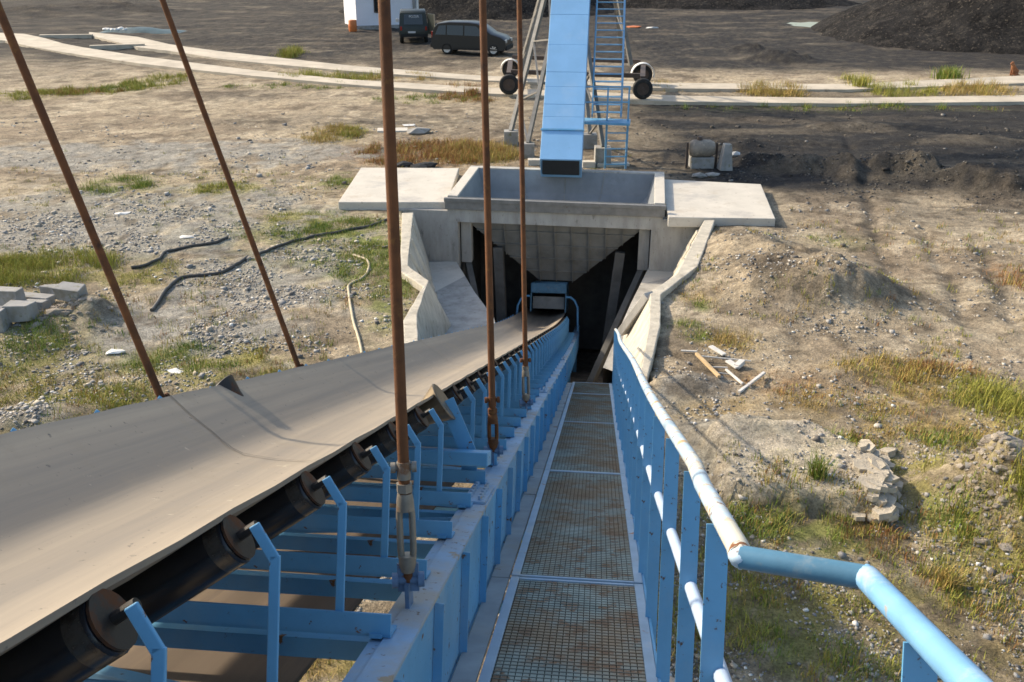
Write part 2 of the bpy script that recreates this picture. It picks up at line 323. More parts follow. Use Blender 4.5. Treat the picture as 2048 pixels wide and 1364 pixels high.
def height(X, Y):
    z = (fbm(X, Y, .25, 4, 3)-.5)*.16*sstep(4, 14, Y)+(fbm(X, Y, 1.7, 4, 5)-.5)*.09+(fbm(X, Y, 5, 3, 8)-.5)*.05
    z = z*np.where(Y > 60, 1.6, 1)-.03
    for px, py, rx, ry, h, ro in MOUNDS:
        c = at(px, py); g = gauss(X, Y, (c.x, c.y, rx, ry), 2.4)
        z = z+h*g*(1+ro*1.3*(fbm(X, Y, 2.3, 4, 21)-.5)+ro*.5*(fbm(X, Y, 6, 3, 22)-.5))
    # pale rock shelf, a low flat terrace with a broken right edge
    q = [tuple(at(*p)[:2]) for p in ((1400, 880), (1600, 872), (1730, 905), (1775, 985), (1785, 1045), (1640, 1035), (1450, 1000))]
    jx = X+(fbm(X, Y, 1.9, 3, 41)-.5)*.5; jy = Y+(fbm(X, Y, 1.9, 3, 42)-.5)*.5
    dd = np.where(inside(jx, jy, q), polydist(jx, jy, q+[q[0]]), 0)
    z = z+.26*sstep(.0, .14, dd)
    # rut lines
    for pts, w_, dp in RUTS:
        z = z-dp*np.exp(-(polydist(X, Y, pts)/w_)**2)
    return z, dd
RUTS = [([tuple(at(*p)[:2]) for p in L_], w_, dp) for L_, w_, dp in (
    (((1690, 262), (1722, 345), (1738, 410), (1752, 470), (1790, 560)), .16, .07), (((1845, 455), (1895, 550), (1935, 640)), .16, .06), (((1950, 470), (1985, 545), (2030, 640)), .16, .06),
    (((1700, 440), (1850, 470), (2048, 500)), .22, .05), (((1600, 400), (1750, 395), (2048, 420)), .2, .04), (((1480, 235), (1700, 262), (2048, 290)), .35, .06), (((1340, 700), (1450, 745), (1620, 790)), .09, .08),
    (((150, 172), (320, 192), (700, 230), (1000, 240)), .5, .06), (((0, 330), (350, 345), (700, 330)), .35, .04), (((1400, 268), (1560, 285), (1700, 290)), .3, .08))]
# colour of the soil itself
TAN, PALE, GREY, COALC, BROWN, FAR = [np.array(c) for c in ((.365, .30, .21), (.47, .395, .285), (.29, .275, .24), (.030, .029, .029), (.235, .185, .13), (.105, .092, .084))]
GRASS = [  # px, py, rx, ry, blades per m2, blade height, kind (0 green, 1 yellow green, 2 straw, 3 rust brown)
    (240, 368, 62, 17, 420, .22, 0), (450, 375, 75, 12, 260, .16, 1), (310, 160, 60, 14, 80, .32, 1), (235, 172, 70, 12, 60, .28, 0), (150, 182, 90, 10, 60, .25, 3), (190, 178, 130, 16, 40, .25, 1), (60, 190, 90, 12, 90, .25, 1), (100, 535, 135, 34, 520, .24, 1), (20, 545, 80, 30, 420, .22, 1),
    (280, 545, 70, 28, 220, .12, 1), (650, 455, 105, 26, 300, .14, 0), (740, 500, 60, 60, 330, .14, 0), (785, 590, 40, 60, 300, .14, 0), (590, 435, 50, 12, 200, .12, 1), (635, 515, 22, 8, 350, .14, 0), (370, 722, 120, 34, 330, .12, 0), (470, 712, 70, 22, 260, .12, 1),
    (200, 800, 130, 26, 330, .14, 1), (60, 740, 110, 60, 160, .10, 1), (40, 685, 90, 40, 380, .15, 0), (120, 900, 120, 40, 200, .12, 1), (860, 305, 150, 24, 240, .30, 3), (960, 305, 80, 20, 220, .30, 2), (660, 268, 60, 14, 170, .25, 2), (700, 265, 30, 12, 160, .22, 1), (680, 360, 45, 14, 240, .16, 0),
    (580, 108, 18, 9, 110, .5, 1), (680, 152, 130, 8, 60, .35, 1), (800, 155, 60, 8, 60, .35, 2), (940, 172, 40, 9, 60, .4, 3), (1545, 184, 60, 13, 120, .5, 2), (1720, 168, 20, 12, 110, .6, 1), (1800, 182, 70, 12, 90, .5, 1), (1960, 185, 80, 12, 100, .5, 2), (1330, 172, 40, 7, 60, .35, 2), (860, 198, 120, 7, 60, .2, 0), (940, 195, 60, 9, 90, .3, 3), (1700, 215, 340, 6, 40, .25, 0), (600, 172, 160, 5, 50, .22, 0),
    (1460, 678, 52, 22, 330, .20, 2), (1375, 645, 22, 9, 300, .13, 0), (1405, 610, 14, 8, 260, .13, 0), (1395, 668, 26, 10, 230, .14, 0), (1790, 740, 110, 24, 330, .22, 2), (1900, 735, 70, 18, 280, .22, 3), (1830, 790, 60, 18, 260, .15, 2), (1985, 790, 85, 48, 420, .26, 1), (2040, 830, 60, 60, 420, .28, 1), (2030, 555, 30, 26, 260, .25, 3), (1660, 800, 130, 24, 170, .10, 2), (1560, 765, 110, 22, 130, .10, 3),
    (1820, 850, 140, 30, 200, .10, 2), (1730, 900, 60, 22, 380, .15, 0), (1910, 885, 60, 24, 420, .18, 0), (1740, 885, 35, 14, 300, .16, 3), (1970, 870, 100, 40, 200, .14, 2), (1840, 960, 60, 50, 230, .11, 1), (1900, 1050, 55, 40, 420, .18, 0), (1990, 1090, 80, 60, 260, .14, 1), (1520, 1050, 75, 34, 420, .20, 0), (1640, 1075, 70, 36, 480, .20, 0), (1745, 1062, 55, 24, 360, .18, 3), (1720, 1110, 60, 30, 200, .14, 1),
    (1500, 1180, 120, 50, 190, .13, 1), (1650, 1200, 120, 50, 170, .12, 1), (1600, 1290, 120, 50, 200, .13, 0), (1490, 1260, 50, 40, 330, .18, 1), (1850, 1200, 100, 40, 130, .12, 1), (1960, 1150, 90, 40, 200, .14, 1), (1890, 1160, 22, 14, 500, .2, 2), (1760, 1270, 90, 50, 140, .12, 1), (1720, 1340, 110, 30, 220, .14, 0), (1990, 1290, 70, 50, 110, .11, 2), (1940, 1330, 50, 22, 220, .12, 1), (1400, 1050, 30, 80, 200, .16, 1), (1340, 1200, 40, 120, 220, .16, 1),
    (1420, 820, 90, 24, 170, .1, 2), (560, 790, 200, 50, 240, .12, 1), (700, 1320, 60, 50, 260, .2, 1), (620, 1330, 60, 40, 300, .2, 2), (1680, 480, 60, 14, 80, .09, 0), (1400, 590, 40, 14, 120, .1, 2), (1750, 980, 300, 130, 60, .08, 1), (1700, 1240, 380, 110, 80, .09, 1), (280, 780, 300, 80, 75, .08, 1), (620, 470, 220, 60, 65, .08, 0), (1800, 780, 260, 60, 55, .09, 2), (350, 380, 330, 50, 26, .08, 1)]
def colour(X, Y, shelf):
    n1 = fbm(X, Y, .35, 4, 61); n2 = fbm(X, Y, 1.3, 4, 63); n3 = fbm(X, Y, 4., 3, 65)
    def mixc(c, k, m): return c*(1-m[..., None])+k*m[..., None]
    c = np.ones(X.shape+(3,))*TAN
    c = mixc(c, PALE, sstep(.50, .70, n2)*.8); c = mixc(c, BROWN, sstep(.50, .66, n1)*.75); c = mixc(c, BROWN*.62, sstep(.57, .70, fbm(X, Y*1.7, .9, 5, 71))*.7)
    gm = 0*X
    for b in ((300, 430, 380, 80), (560, 560, 190, 110), (200, 310, 420, 28), (560, 300, 300, 24), (450, 660, 170, 50), (420, 600, 160, 70), (60, 860, 120, 30), (230, 690, 90, 60), (1490, 870, 110, 26), (1370, 800, 60, 40), (1450, 940, 90, 70), (1420, 780, 50, 30)):
        gm = np.maximum(gm, gauss(X, Y, wblob(*b), 3))
    c = mixc(c, GREY, sstep(.30, .62, gm*.75+(n2-.5)*1.1+.08)*.9*(gm > .08))
    # coal dust: yard on the right behind the hopper, and the far yard
    co = sstep(2.2, 6.5, X+2*(n1-.5))*sstep(25.2, 27.6, Y+2.2*(n1-.5)+.05*(X-6))*sstep(44, 40.5, Y)*1.05
    co = np.maximum(co, sstep(2, 9, X+4*(n1-.5))*sstep(48, 53, Y+3*(n1-.5))*1.0)
    co = np.maximum(co, .95*sstep(47, 60, Y+12*(n1-.5)))
    co = np.maximum(co, .5*sstep(-4, 2, X+3*(n1-.5))*sstep(29, 32, Y)*sstep(46, 42, Y))
    co = np.maximum(co, .6*sstep(-20, -30, X)*sstep(58, 66, Y+6*(n1-.5)))
    for b, k in (((1600, 560, 190, 95), .58), ((1480, 480, 60, 50), .55), ((1560, 420, 120, 40), .5), ((1700, 380, 420, 30), .5), ((1900, 430, 220, 26), .45), ((2000, 400, 150, 40), .6), ((800, 240, 260, 16), .6), ((1200, 250, 250, 40), .5), ((1900, 300, 500, 70), .9), ((560, 245, 200, 14), .35), ((500, 190, 180, 10), .45), ((100, 130, 200, 20), .45), ((300, 100, 90, 10), .6), ((1700, 670, 60, 12), .55), ((1400, 760, 50, 50), .35)):
        co = np.maximum(co, k*gauss(X, Y, wblob(*b), 3)*sstep(.30, .62, n2+.08))
    for pts, w_, dp in RUTS[:6]:
        co = np.maximum(co, .7*np.exp(-(polydist(X, Y, pts)/(w_*1.5))**2)*sstep(.42, .60, n2))
    c = mixc(c, BROWN*.55, sstep(.60, .72, fbm(X, Y, 3.1, 4, 73))*.6); c = mixc(c, PALE*1.08, sstep(.62, .74, fbm(X, Y, 2.6, 4, 75))*.6)
    co = np.clip(co*(.93+.4*(n3-.4)), 0, 1)
    stripe = sstep(.56, .74, fbm(X*.5, Y*1.6, .5, 3, 81))          # thinner dust where wheels have swept it
    co = co*(1-.20*stripe)
    c = mixc(c, COALC, co)
    c = mixc(c, np.array((.50, .435, .34)), sstep(.02, .2, shelf)*.9)
    for px, py, rx, ry, de, hh, k in GRASS:
        g = gauss(X, Y, wblob(px, py, rx*1.1, ry*1.15), 3)*(.12+.95*sstep(.38, .58, n3))
        c = mixc(c, np.array(((.17, .19, .055), (.25, .22, .075), (.30, .215, .09), (.25, .14, .065))[k]), np.clip(g*min(1, de/260.)*.95, 0, .8))
    return c*(.85+.3*n3)[..., None]
GZ, SH = height(GX, GY)
INP = inside(GX, GY, pit)
fl = np.vectorize(wz)(ys)-.55
FLO = np.repeat(fl[:, None], len(xs), 1)+(fbm(GX, GY, 2, 3, 77)-.5)*.12
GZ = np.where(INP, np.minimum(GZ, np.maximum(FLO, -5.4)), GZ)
for box in ((-4.9, -1.3, .15, 4.1), (2.4, 5.7, .1, 4.0)):      # level pads under the slabs
    lx = (GX-HO.x)*math.cos(-HY)-(GY-HO.y)*math.sin(-HY); ly = (GX-HO.x)*math.sin(-HY)+(GY-HO.y)*math.cos(-HY)
    ins = (lx > box[0]) & (lx < box[1]) & (ly > box[2]) & (ly < box[3]) & ~INP
    GZ = np.where(ins, np.minimum(GZ, -.02), GZ)
GC = colour(GX, GY, SH)
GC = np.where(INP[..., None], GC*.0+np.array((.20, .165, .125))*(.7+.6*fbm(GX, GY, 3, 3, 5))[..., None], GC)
def grid_object(name, X, Y, Z, Cc, m):
    ny, nx = X.shape; me = bpy.data.meshes.new(name)
    me.vertices.add(nx*ny); me.vertices.foreach_set('co', np.stack([X, Y, Z], -1).astype(np.float32).ravel())
    i = np.arange((ny-1)*nx).reshape(ny-1, nx)[:, :-1]
    q = np.stack([i, i+1, i+1+nx, i+nx], -1).reshape(-1, 4).astype(np.int32); n = len(q)
    me.loops.add(n*4); me.loops.foreach_set('vertex_index', q.ravel())
    me.polygons.add(n); me.polygons.foreach_set('loop_start', np.arange(0, n*4, 4, dtype=np.int32))
    try: me.polygons.foreach_set('loop_total', np.full(n, 4, np.int32))
    except Exception: pass
    me.polygons.foreach_set('use_smooth', np.ones(n, bool)); me.update(calc_edges=True)
    a = me.color_attributes.new('tint', 'FLOAT_COLOR', 'POINT')
    a.data.foreach_set('color', np.concatenate([Cc, np.ones(Cc.shape[:2]+(1,))], -1).astype(np.float32).ravel())
    me.materials.append(m); o = bpy.data.objects.new(name, me); COL.objects.link(o); return o
ground = struct(grid_object('ground', GX, GY, GZ, GC, M['ground']))
from bisect import bisect_right
def gz(x, y):                                # bilinear ground height
    i = min(max(bisect_right(ys, y)-1, 0), len(ys)-2); j = min(max(bisect_right(xs, x)-1, 0), len(xs)-2)
    a = (y-ys[i])/(ys[i+1]-ys[i]); b = (x-xs[j])/(xs[j+1]-xs[j])
    return float((GZ[i, j]*(1-b)+GZ[i, j+1]*b)*(1-a)+(GZ[i+1, j]*(1-b)+GZ[i+1, j+1]*b)*a)
def gzv(X, Y):
    i = np.clip(np.searchsorted(ys, Y)-1, 0, len(ys)-2); j = np.clip(np.searchsorted(xs, X)-1, 0, len(xs)-2)
    a = (Y-ys[i])/(ys[i+1]-ys[i]); b = (X-xs[j])/(xs[j+1]-xs[j])
    return (GZ[i, j]*(1-b)+GZ[i, j+1]*b)*(1-a)+(GZ[i+1, j]*(1-b)+GZ[i+1, j+1]*b)*a

# concrete wheel tracks: two concentric strips
def strip(name, pxs, lo, up, top, n=70):
    X = np.linspace(pxs[0], pxs[-1], n); mb = MB(); A = []; B = []
    for x in X:
        A.append(at(x, np.interp(x, pxs, lo), top)); B.append(at(x, np.interp(x, pxs, up), top))
    vs = []
    for a, b in zip(A, B): vs += [a, b, b-Vector((0, 0, .5)), a-Vector((0, 0, .5))]
    fs = []
    for i in range(n-1):
        for k in range(4): fs.append([i*4+k, i*4+(k+1) % 4, i*4+4+(k+1) % 4, i*4+4+k])
    fs += [[0, 1, 2, 3], [n*4-4, n*4-1, n*4-2, n*4-3]]
    mb.add(vs, fs); return struct(mb.build(name, M['track']))
strip('concrete_track', [-260, 5, 61, 137, 273, 376, 513, 700, 958, 1348, 1690, 2048, 2400], [62, 80, 93, 106, 126, 138, 152, 169, 186, 203, 207, 203, 196], [50, 66, 68, 90, 111, 124, 141, 159, 174, 191, 196, 190, 180], .09)
strip('concrete_track', [178, 273, 342, 444, 547, 700, 958, 1348, 1690, 2048, 2400], [70, 94, 102, 118, 128, 142, 160, 177, 179, 166, 148], [64, 73, 89, 103, 114, 131, 151, 166, 168, 151, 130], .09)
# cross ties between the strips at their left ends
mb = MB()
mb.bar(at(80, 74, .05), at(185, 73, .05), .35, .3); struct(mb.build('track_tie', M['track']))
mb = MB(); mb.bar(at(180, 96, .05), at(290, 92, .05), .35, .3); struct(mb.build('track_tie', M['track']))

# ------------------------------------------------------------------ pit: hopper, slabs, wing walls
# slabs beside the hopper mouth
def slab(name, label, corners, top, th, m):
    mb = MB(); mb.plate([at(*c, top) for c in corners], th)
    o = mb.build(name, m, bev=.02, org=at(*corners[0], top)); return tag(o, label, 'slab')
slab('concrete_slab', 'pale sunlit concrete slab left of the hopper mouth', ((676, 404), (895, 404), (918, 336), (722, 335)), .17, .26, M['slab'])
slab('concrete_slab', 'pale concrete slab right of the hopper mouth, streaked with shadows', ((1337, 434), (1551, 437), (1522, 368), (1320, 358)), .17, .26, M['slab'])
# hopper: concrete frame and steel bin, one thing
hop = thing('receiving_hopper', 'grey steel and concrete hopper sunk in the ground at the conveyor tail', 'hopper', M=HM)
def hp(name, mb, m, par=hop, **k): return mb.build(name, m, par, **k)
RZ = .36
mb = MB(); mb.box(-2.86, 2.86, -.02, .10, RZ-.10, RZ); mb.box(-2.84, 2.84, .0, .06, RZ-.30, RZ-.10); hp('front_rim', mb, M['grey'], bev=.008)
mb = MB(); mb.box(-2.80, 2.80, .065, .34, -.30, RZ-.12); hp('lintel', mb, M['concrete'], bev=.015)
for s in (-1, 1):
    mb = MB(); mb.box(min(s*2.84, s*2.565), max(s*2.84, s*2.565), .345, 3.65, -.25, RZ-.02); hp('side_rim', mb, M['slab'], bev=.012)
mb = MB(); mb.box(-2.84, 2.84, 3.605, 3.85, -.255, RZ-.03); hp('back_rim', mb, M['concrete'], bev=.012)
# inner bin faces
a0, a1, b0, b1 = -2.58, 2.58, .36, 3.62; oz = -2.25
ou = (-.50, .50, 1.35, 2.35)
zm = -.30; m0, n0_, n1_ = 2.40, .42, 3.40
top = [Vector((a0, b0, RZ-.06)), Vector((a1, b0, RZ-.06)), Vector((a1, b1, RZ-.06)), Vector((a0, b1, RZ-.06))]
mid = [Vector((-m0, n0_, zm)), Vector((m0, n0_, zm)), Vector((m0, n1_, zm)), Vector((-m0, n1_, zm))]
bot = [Vector((ou[0], ou[2], oz)), Vector((ou[1], ou[2], oz)), Vector((ou[1], ou[3], oz)), Vector((ou[0], ou[3], oz))]
for i, nm in enumerate(('front_plate', 'side_plate', 'back_plate', 'side_plate')):
    j = (i+1) % 4
    for ring0, ring1 in ((top, mid), (mid, bot)):
        mb = MB(); mb.plate([ring0[i], ring1[i], ring1[j], ring0[j]], .012); o = hp(nm, mb, M['hop'] if i != 0 else M['hopdark'])
        if i == 2:                                          # sheet joints on the back plate
            for t in (.28, .5, .74):
                p = ring0[2].lerp(ring0[3], t); q = ring1[2].lerp(ring1[3], t); m2 = MB(); m2.bar(p+Vector((0, -.02, -.02)), q+Vector((0, -.02, .02)), .025, .012, (0, 1, .4)); hp('weld_seam', m2, M['hopdark'], o)
nn = (mid[1]-mid[0]).cross(bot[0]-mid[0]).normalized()
if nn.y > 0: nn = -nn
FP = lambda X, t: Vector((X, n0_+(ou[2]-n0_)*t, zm+(oz-zm)*t))
for k in range(1, 10):                                      # stiffening ribs on the face turned to the conveyor
    X = -2.25+k*.45
    t1 = (X+m0)/(ou[0]+m0) if X < ou[0] else ((m0-X)/(m0-ou[1]) if X > ou[1] else 1)
    t1 = max(0, min(1, t1))
    if t1 < .1: continue
    mb = MB(); mb.bar(FP(X, .02)+nn*.035, FP(X, t1)+nn*.035, .02, .07, nn); hp('rib', mb, M['hopdark'])
for t in (.16, .38, .60, .82):
    xl = -m0+(ou[0]+m0)*t
    mb = MB(); mb.bar(FP(xl, t)+nn*.03, FP(-xl, t)+nn*.03, .05, .018, (0, 0, 1)); hp('rib', mb, M['hopdark'])
# concrete front walls either side of the opening, pit walls and back
for s, xo in ((-1, -4.25), (1, 4.6)):
    x0, x1 = sorted((s*2.52, xo)); mb = MB(); mb.box(x0, x1, .07, .33, -1.65, .0 if s < 0 else .0); hp('front_wall', mb, M['concrete'], bev=.015)
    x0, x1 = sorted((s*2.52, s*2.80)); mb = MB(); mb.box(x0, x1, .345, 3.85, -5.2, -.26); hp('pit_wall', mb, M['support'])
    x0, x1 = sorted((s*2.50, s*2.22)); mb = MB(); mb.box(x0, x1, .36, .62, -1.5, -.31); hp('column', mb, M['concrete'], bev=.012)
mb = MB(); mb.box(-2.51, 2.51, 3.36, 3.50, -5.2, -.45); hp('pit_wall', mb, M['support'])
for s, xo, xi in ((-1, -1.55, -1.35), (1, 1.75, 1.45)):
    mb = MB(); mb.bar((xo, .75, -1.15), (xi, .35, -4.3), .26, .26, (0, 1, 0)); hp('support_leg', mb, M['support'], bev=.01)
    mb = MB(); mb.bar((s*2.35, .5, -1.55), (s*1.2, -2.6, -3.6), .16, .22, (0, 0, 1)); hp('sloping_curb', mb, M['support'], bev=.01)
# shelves beside the trench (level concrete benches at the foot of the wing walls)
SZ = -1.40
def poly_thing(name, pts, m, par=None, th=.2, **k):
    mb = MB(); mb.plate(pts, th); return mb.build(name, m, par, **k)
A = lambda px, py, z: at(px, py, z)
def wing(label, top_in, top_out, foot, shelf_in, zt, zf, flip):
    t = thing('wing_wall', label, 'wall', tuple(at(*top_in[0], 0)), group=None); org = t.location.copy()
    ti = [at(*p, zt) for p in top_in]; to = [at(*p, zt) for p in top_out]; ft = [at(*p, z) for p, z in zip(foot, zf)]
    mb = MB(); n0 = len(ti); ti0, to0 = ti, to            # coping, its edges a little uneven
    def fine(L): return [L[i].lerp(L[i+1], k/6)+Vector((rnd.uniform(-.006, .006), rnd.uniform(-.006, .006), rnd.uniform(-.006, .004))) for i in range(n0-1) for k in range(6)]+[L[-1]]
    ti, to = fine(ti0), fine(to0); n = len(ti)
    vs = []
    for a, b in zip(ti, to): vs += [a, b, b-Vector((0, 0, .45)), a-Vector((0, 0, .45))]
    fs = [[i*4+k, i*4+(k+1) % 4, i*4+4+(k+1) % 4, i*4+4+k] for i in range(n-1) for k in range(4)]+[[0, 1, 2, 3], [n*4-4, n*4-1, n*4-2, n*4-3]]
    mb.add(vs, fs); mb.build('coping', M['wing'], t, org=org, bev=.02)
    ti, to, n = ti0, to0, n0
    for i in range(n-1):                                     # battered inner faces
        a, b, c, d = ti[i]-Vector((0, 0, .03)), ti[i+1]-Vector((0, 0, .03)), ft[i+1], ft[i]
        mb = MB(); mb.add([a, b, c, d], [[0, 1, 2], [0, 2, 3]]); mb.build('wall_face', M['wing'], t, org=org)
    sh = [at(*p, z) for p, z in zip(shelf_in, zf)]
    for i in range(n-1):
        a, b, c, d = ft[i]+Vector((0, 0, .003)), ft[i+1]+Vector((0, 0, .003)), sh[i+1], sh[i]
        mb = MB(); mb.add([a, b, c, d], [[0, 1, 2], [0, 2, 3]])
        e, f = c-Vector((0, 0, 3.2)), d-Vector((0, 0, 3.2)); mb.quad(d, c, e, f); mb.build('bench', M['slab'] if i == 0 else M['concrete'], t, org=org)
    return t, org
zf = [SZ, SZ, SZ, SZ+.15, -1.0]
tl, lo_ = wing('battered concrete wing wall on the left of the pit, its inner face in shade',
    ((827, 425), (816, 530), (857, 561), (834, 630), (838, 700)), ((804, 425), (800, 541), (846, 573), (806, 640), (808, 700)),
    ((858, 524), (868, 585), (880, 612), (903, 650), (868, 700)), ((912, 522), (930, 552), (950, 585), (988, 636), (1000, 690)), .12, zf, 1)
tr, ro_ = wing('battered concrete wing wall on the right of the pit, its inner face sunlit',
    ((1408, 440), (1352, 549), (1300, 583), (1297, 655), (1280, 745)), ((1430, 440), (1396, 532), (1322, 588), (1321, 650), (1296, 752)),
    ((1352, 526), (1345, 552), (1300, 592), (1247, 672), (1232, 745)), ((1304, 521), (1280, 570), (1262, 606), (1238, 660), (1206, 735)), .12, zf, -1)
# shuttering ribs on the inner faces
for t, org, tops, feet in ((tl, lo_, ((824, 450), (821, 480), (818, 510)), ((862, 560), (867, 580), (872, 595))), (tr, ro_, ((1396, 463), (1382, 492), (1370, 520)), ((1352, 535), (1349, 545), (1347, 550)))):
    for a, b in zip(tops, feet):
        mb = MB(); p = at(*a, .08); q = at(*b, SZ+.03); mb.bar(p, q, .07, .09); mb.build('rib', M['wing'], t, org=org, bev=.01)
mb = MB(); mb.bar(at(1300, 590, .10), at(1246, 664, -.95), .24, .16); mb.build('sloping_curb', M['concrete'], tr, org=ro_, bev=.01)

# ------------------------------------------------------------------ belt conveyor (local frame: x across, y down the incline, z square to it)
UC = -1.525
conv = thing('belt_conveyor', 'blue troughed belt conveyor running down into the hopper pit', 'conveyor', M=CM)
YS = list(np.arange(-2, 19, 3.))+list(np.arange(19, 29.1, 1.))
bend = lambda v: (v[0], v[1], v[2]+rise(v[1]))
def cp(name, mb, m, par=conv, **k): return mb.build(name, m, par, fn=bend, **k)
rect = lambda x0, x1, z0, z1: [(x0, z0), (x1, z0), (x1, z1), (x0, z1)]
mir = lambda x: 2*UC-x
WE = 28.6
ysg = [y for y in YS if y < WE]+[WE]
for side in (1, -1):
    f = (lambda x: x) if side > 0 else mir
    def rc(x0, x1, z0, z1): a, b = sorted((f(x0), f(x1))); return rect(a, b, z0, z1)
    mb = MB(); mb.sweep(rc(-.552, -.540, -.02, .444), ysg); g = cp('girder_web', mb, M['blue'])
    mb = MB(); mb.sweep(rc(-.622, -.530, .446, .462), ysg); mb.sweep(rc(-.664, -.6245, .438, .454), ysg); cp('top_flange', mb, M['flange'], g)
    mb = MB(); mb.sweep(rc(-.66, -.535, -.04, -.022), ysg); cp('bottom_flange', mb, M['blue'], g)
    y = -.15
    while y < 27:
        mb = MB(); a, b = sorted((f(-.538), f(-.505))); mb.box(a, b, y, y+.01, -.02, .43); a, b = sorted((f(-.536), f(-.49)));
        cp('stiffener', mb, M['blue'], g); y += .69
    for y in (5.02, 10.9, 16.8, 22.6):                       # bolted splices
        mb = MB(); a, b = sorted((f(-.658), f(-.54))); mb.box(a, b, y-.22, y+.22, .4635, .476)
        for k in range(6):
            for dx in (-.63, -.57):
                c = Vector((f(dx), y-.18+k*.072, .476)); mb.tube([c, c+Vector((0, 0, .022))], .013, 6)
        cp('splice_plate', mb, M['flange'], g)
# troughed belt
VB, VE, HE = .705, .972, .622                               # trough floor, edge height, half width
cl = HE-.233*1.64
def trough(y):
    k = 1-max(0, min(1, (y-25.5)/3.))*.85                   # flattens towards the tail
    vb = VE-(VE-VB)*k; pts = []
    prof = [(-HE, VE), (-HE+.12, VE-.084*k/1.), (-.36, vb+.10*k), (-.27, vb+.038*k), (-.18, vb+.008*k), (0, vb), (.18, vb+.008*k), (.27, vb+.038*k), (.36, vb+.10*k), (HE-.12, VE-.084*k), (HE, VE)]
    return [(UC+x, z) for x, z in prof]
by = list(np.arange(-2, 25, .6175/2))+list(np.arange(25, 28.5, .25))
vs = []; nP = 11
for i, y in enumerate(by):
    sag = .006*math.sin(math.pi*((y-1.66)/.6175) % math.pi)
    p = trough(y); vs += [(x, y, z-sag) for x, z in p]+[(x, y, z-.016-sag) for x, z in p[::-1]]
n2 = nP*2; fs = []
for i in range(len(by)-1):
    for j in range(n2):
        k = (j+1) % n2; fs.append([i*n2+j, i*n2+k, (i+1)*n2+k, (i+1)*n2+j])
fs += [list(range(n2))[::-1], [(len(by)-1)*n2+j for j in range(n2)]]
mb = MB(); mb.add(vs, fs); belt = cp('carrying_belt', mb, M['belt'], smooth=50)
for ysp in (4.45, 11.2):                                     # vulcanised belt splices, slanting seams
    vs = []; 
    for j in range(21):
        x = -HE+2*HE*j/20; p = trough(ysp); zz = np.interp(UC+x, [q[0] for q in p], [q[1] for q in p])
        yy = ysp-.35*(j/20-.5); vs += [(UC+x, yy, zz+.0025), (UC+x, yy+.008, zz+.0025)]
    mb = MB(); mb.add(vs, [[2*j, 2*j+2, 2*j+3, 2*j+1] for j in range(20)]); cp('seam', mb, M['belt2'], belt)
mb = MB(); mb.sweep(rect(UC-.58, UC+.58, .225, .24), ysg); cp('return_belt', mb, M['belt2'])
# idler sets
ROLLM = {}
def idler_meshes():
    O = {}
    mb = MB(); mb.box(mir(-.60), -.60, -.045, .045, .464, .474); mb.box(mir(-.60), -.60, -.05, -.040, .4745, .538); mb.box(UC-.9+.0, UC-.86, -.06, .06, .4645, .4775); mb.box(UC+.86, UC+.90, -.06, .06, .4645, .4775)
    for sx in (UC+.88, UC-.88):
        for yy in (-.025, .025): mb.tube([(sx, yy+.01, .477), (sx, yy+.01, .498)], .012, 6)
    O['frame'] = mb
    mb = MB()                                                # outer bracket: upright, bent inwards at the top
    pts = [(-.765, .475), (-.765, .873), (-.815, .950)]
    mb.bar((-.765, -.035, .475), (-.765, -.035, .878), .028, .010, (0, 1, 0)); mb.bar((-.765, -.023, .475), (-.765, -.023, .873), .010, .030, (0, 1, 0)) if False else None
    mb.bar((-.7655, -.035, .868), (-.820, -.035, .950), .029, .010, (0, 1, 0)); O['bo'] = mb
    mb = MB(); mb.bar((UC+.235, -.035, .475), (UC+.235, -.035, .66), .03, .010, (0, 1, 0)); O['bi'] = mb
    return O
IM = idler_meshes()
rr_ = .067
a_out = Vector((-.874, 0, .907)); th_ = R(35); ax = Vector((math.cos(th_), 0, math.sin(th_)))
a_in = a_out-ax*.395
def rollmesh(p, q, r=rr_):
    mb = MB(); d = (q-p).normalized()
    prof = [(0, .0), (0, r*.62), (.004, r*.80), (.012, r*.97), (.02, r), (1, r)]
    L = (q-p).length; P = []; rs = []
    for t, rad in ((.0, .018), (.001, r*.72), (.004, r*.95), (.012, r), (L-.012, r), (L-.004, r*.95), (L-.001, r*.72), (L, .018)): P.append(p+d*t); rs.append(rad)
    mb.tube(P, rs, 24); return mb
fr0 = None; y = 1.66-.6175*4; CONE_AT = 6
idx = 0; first = None
ilist = [1.66+.6175*k for k in range(-4, 40)]
ilist = [y for y in ilist if y < 25.3]
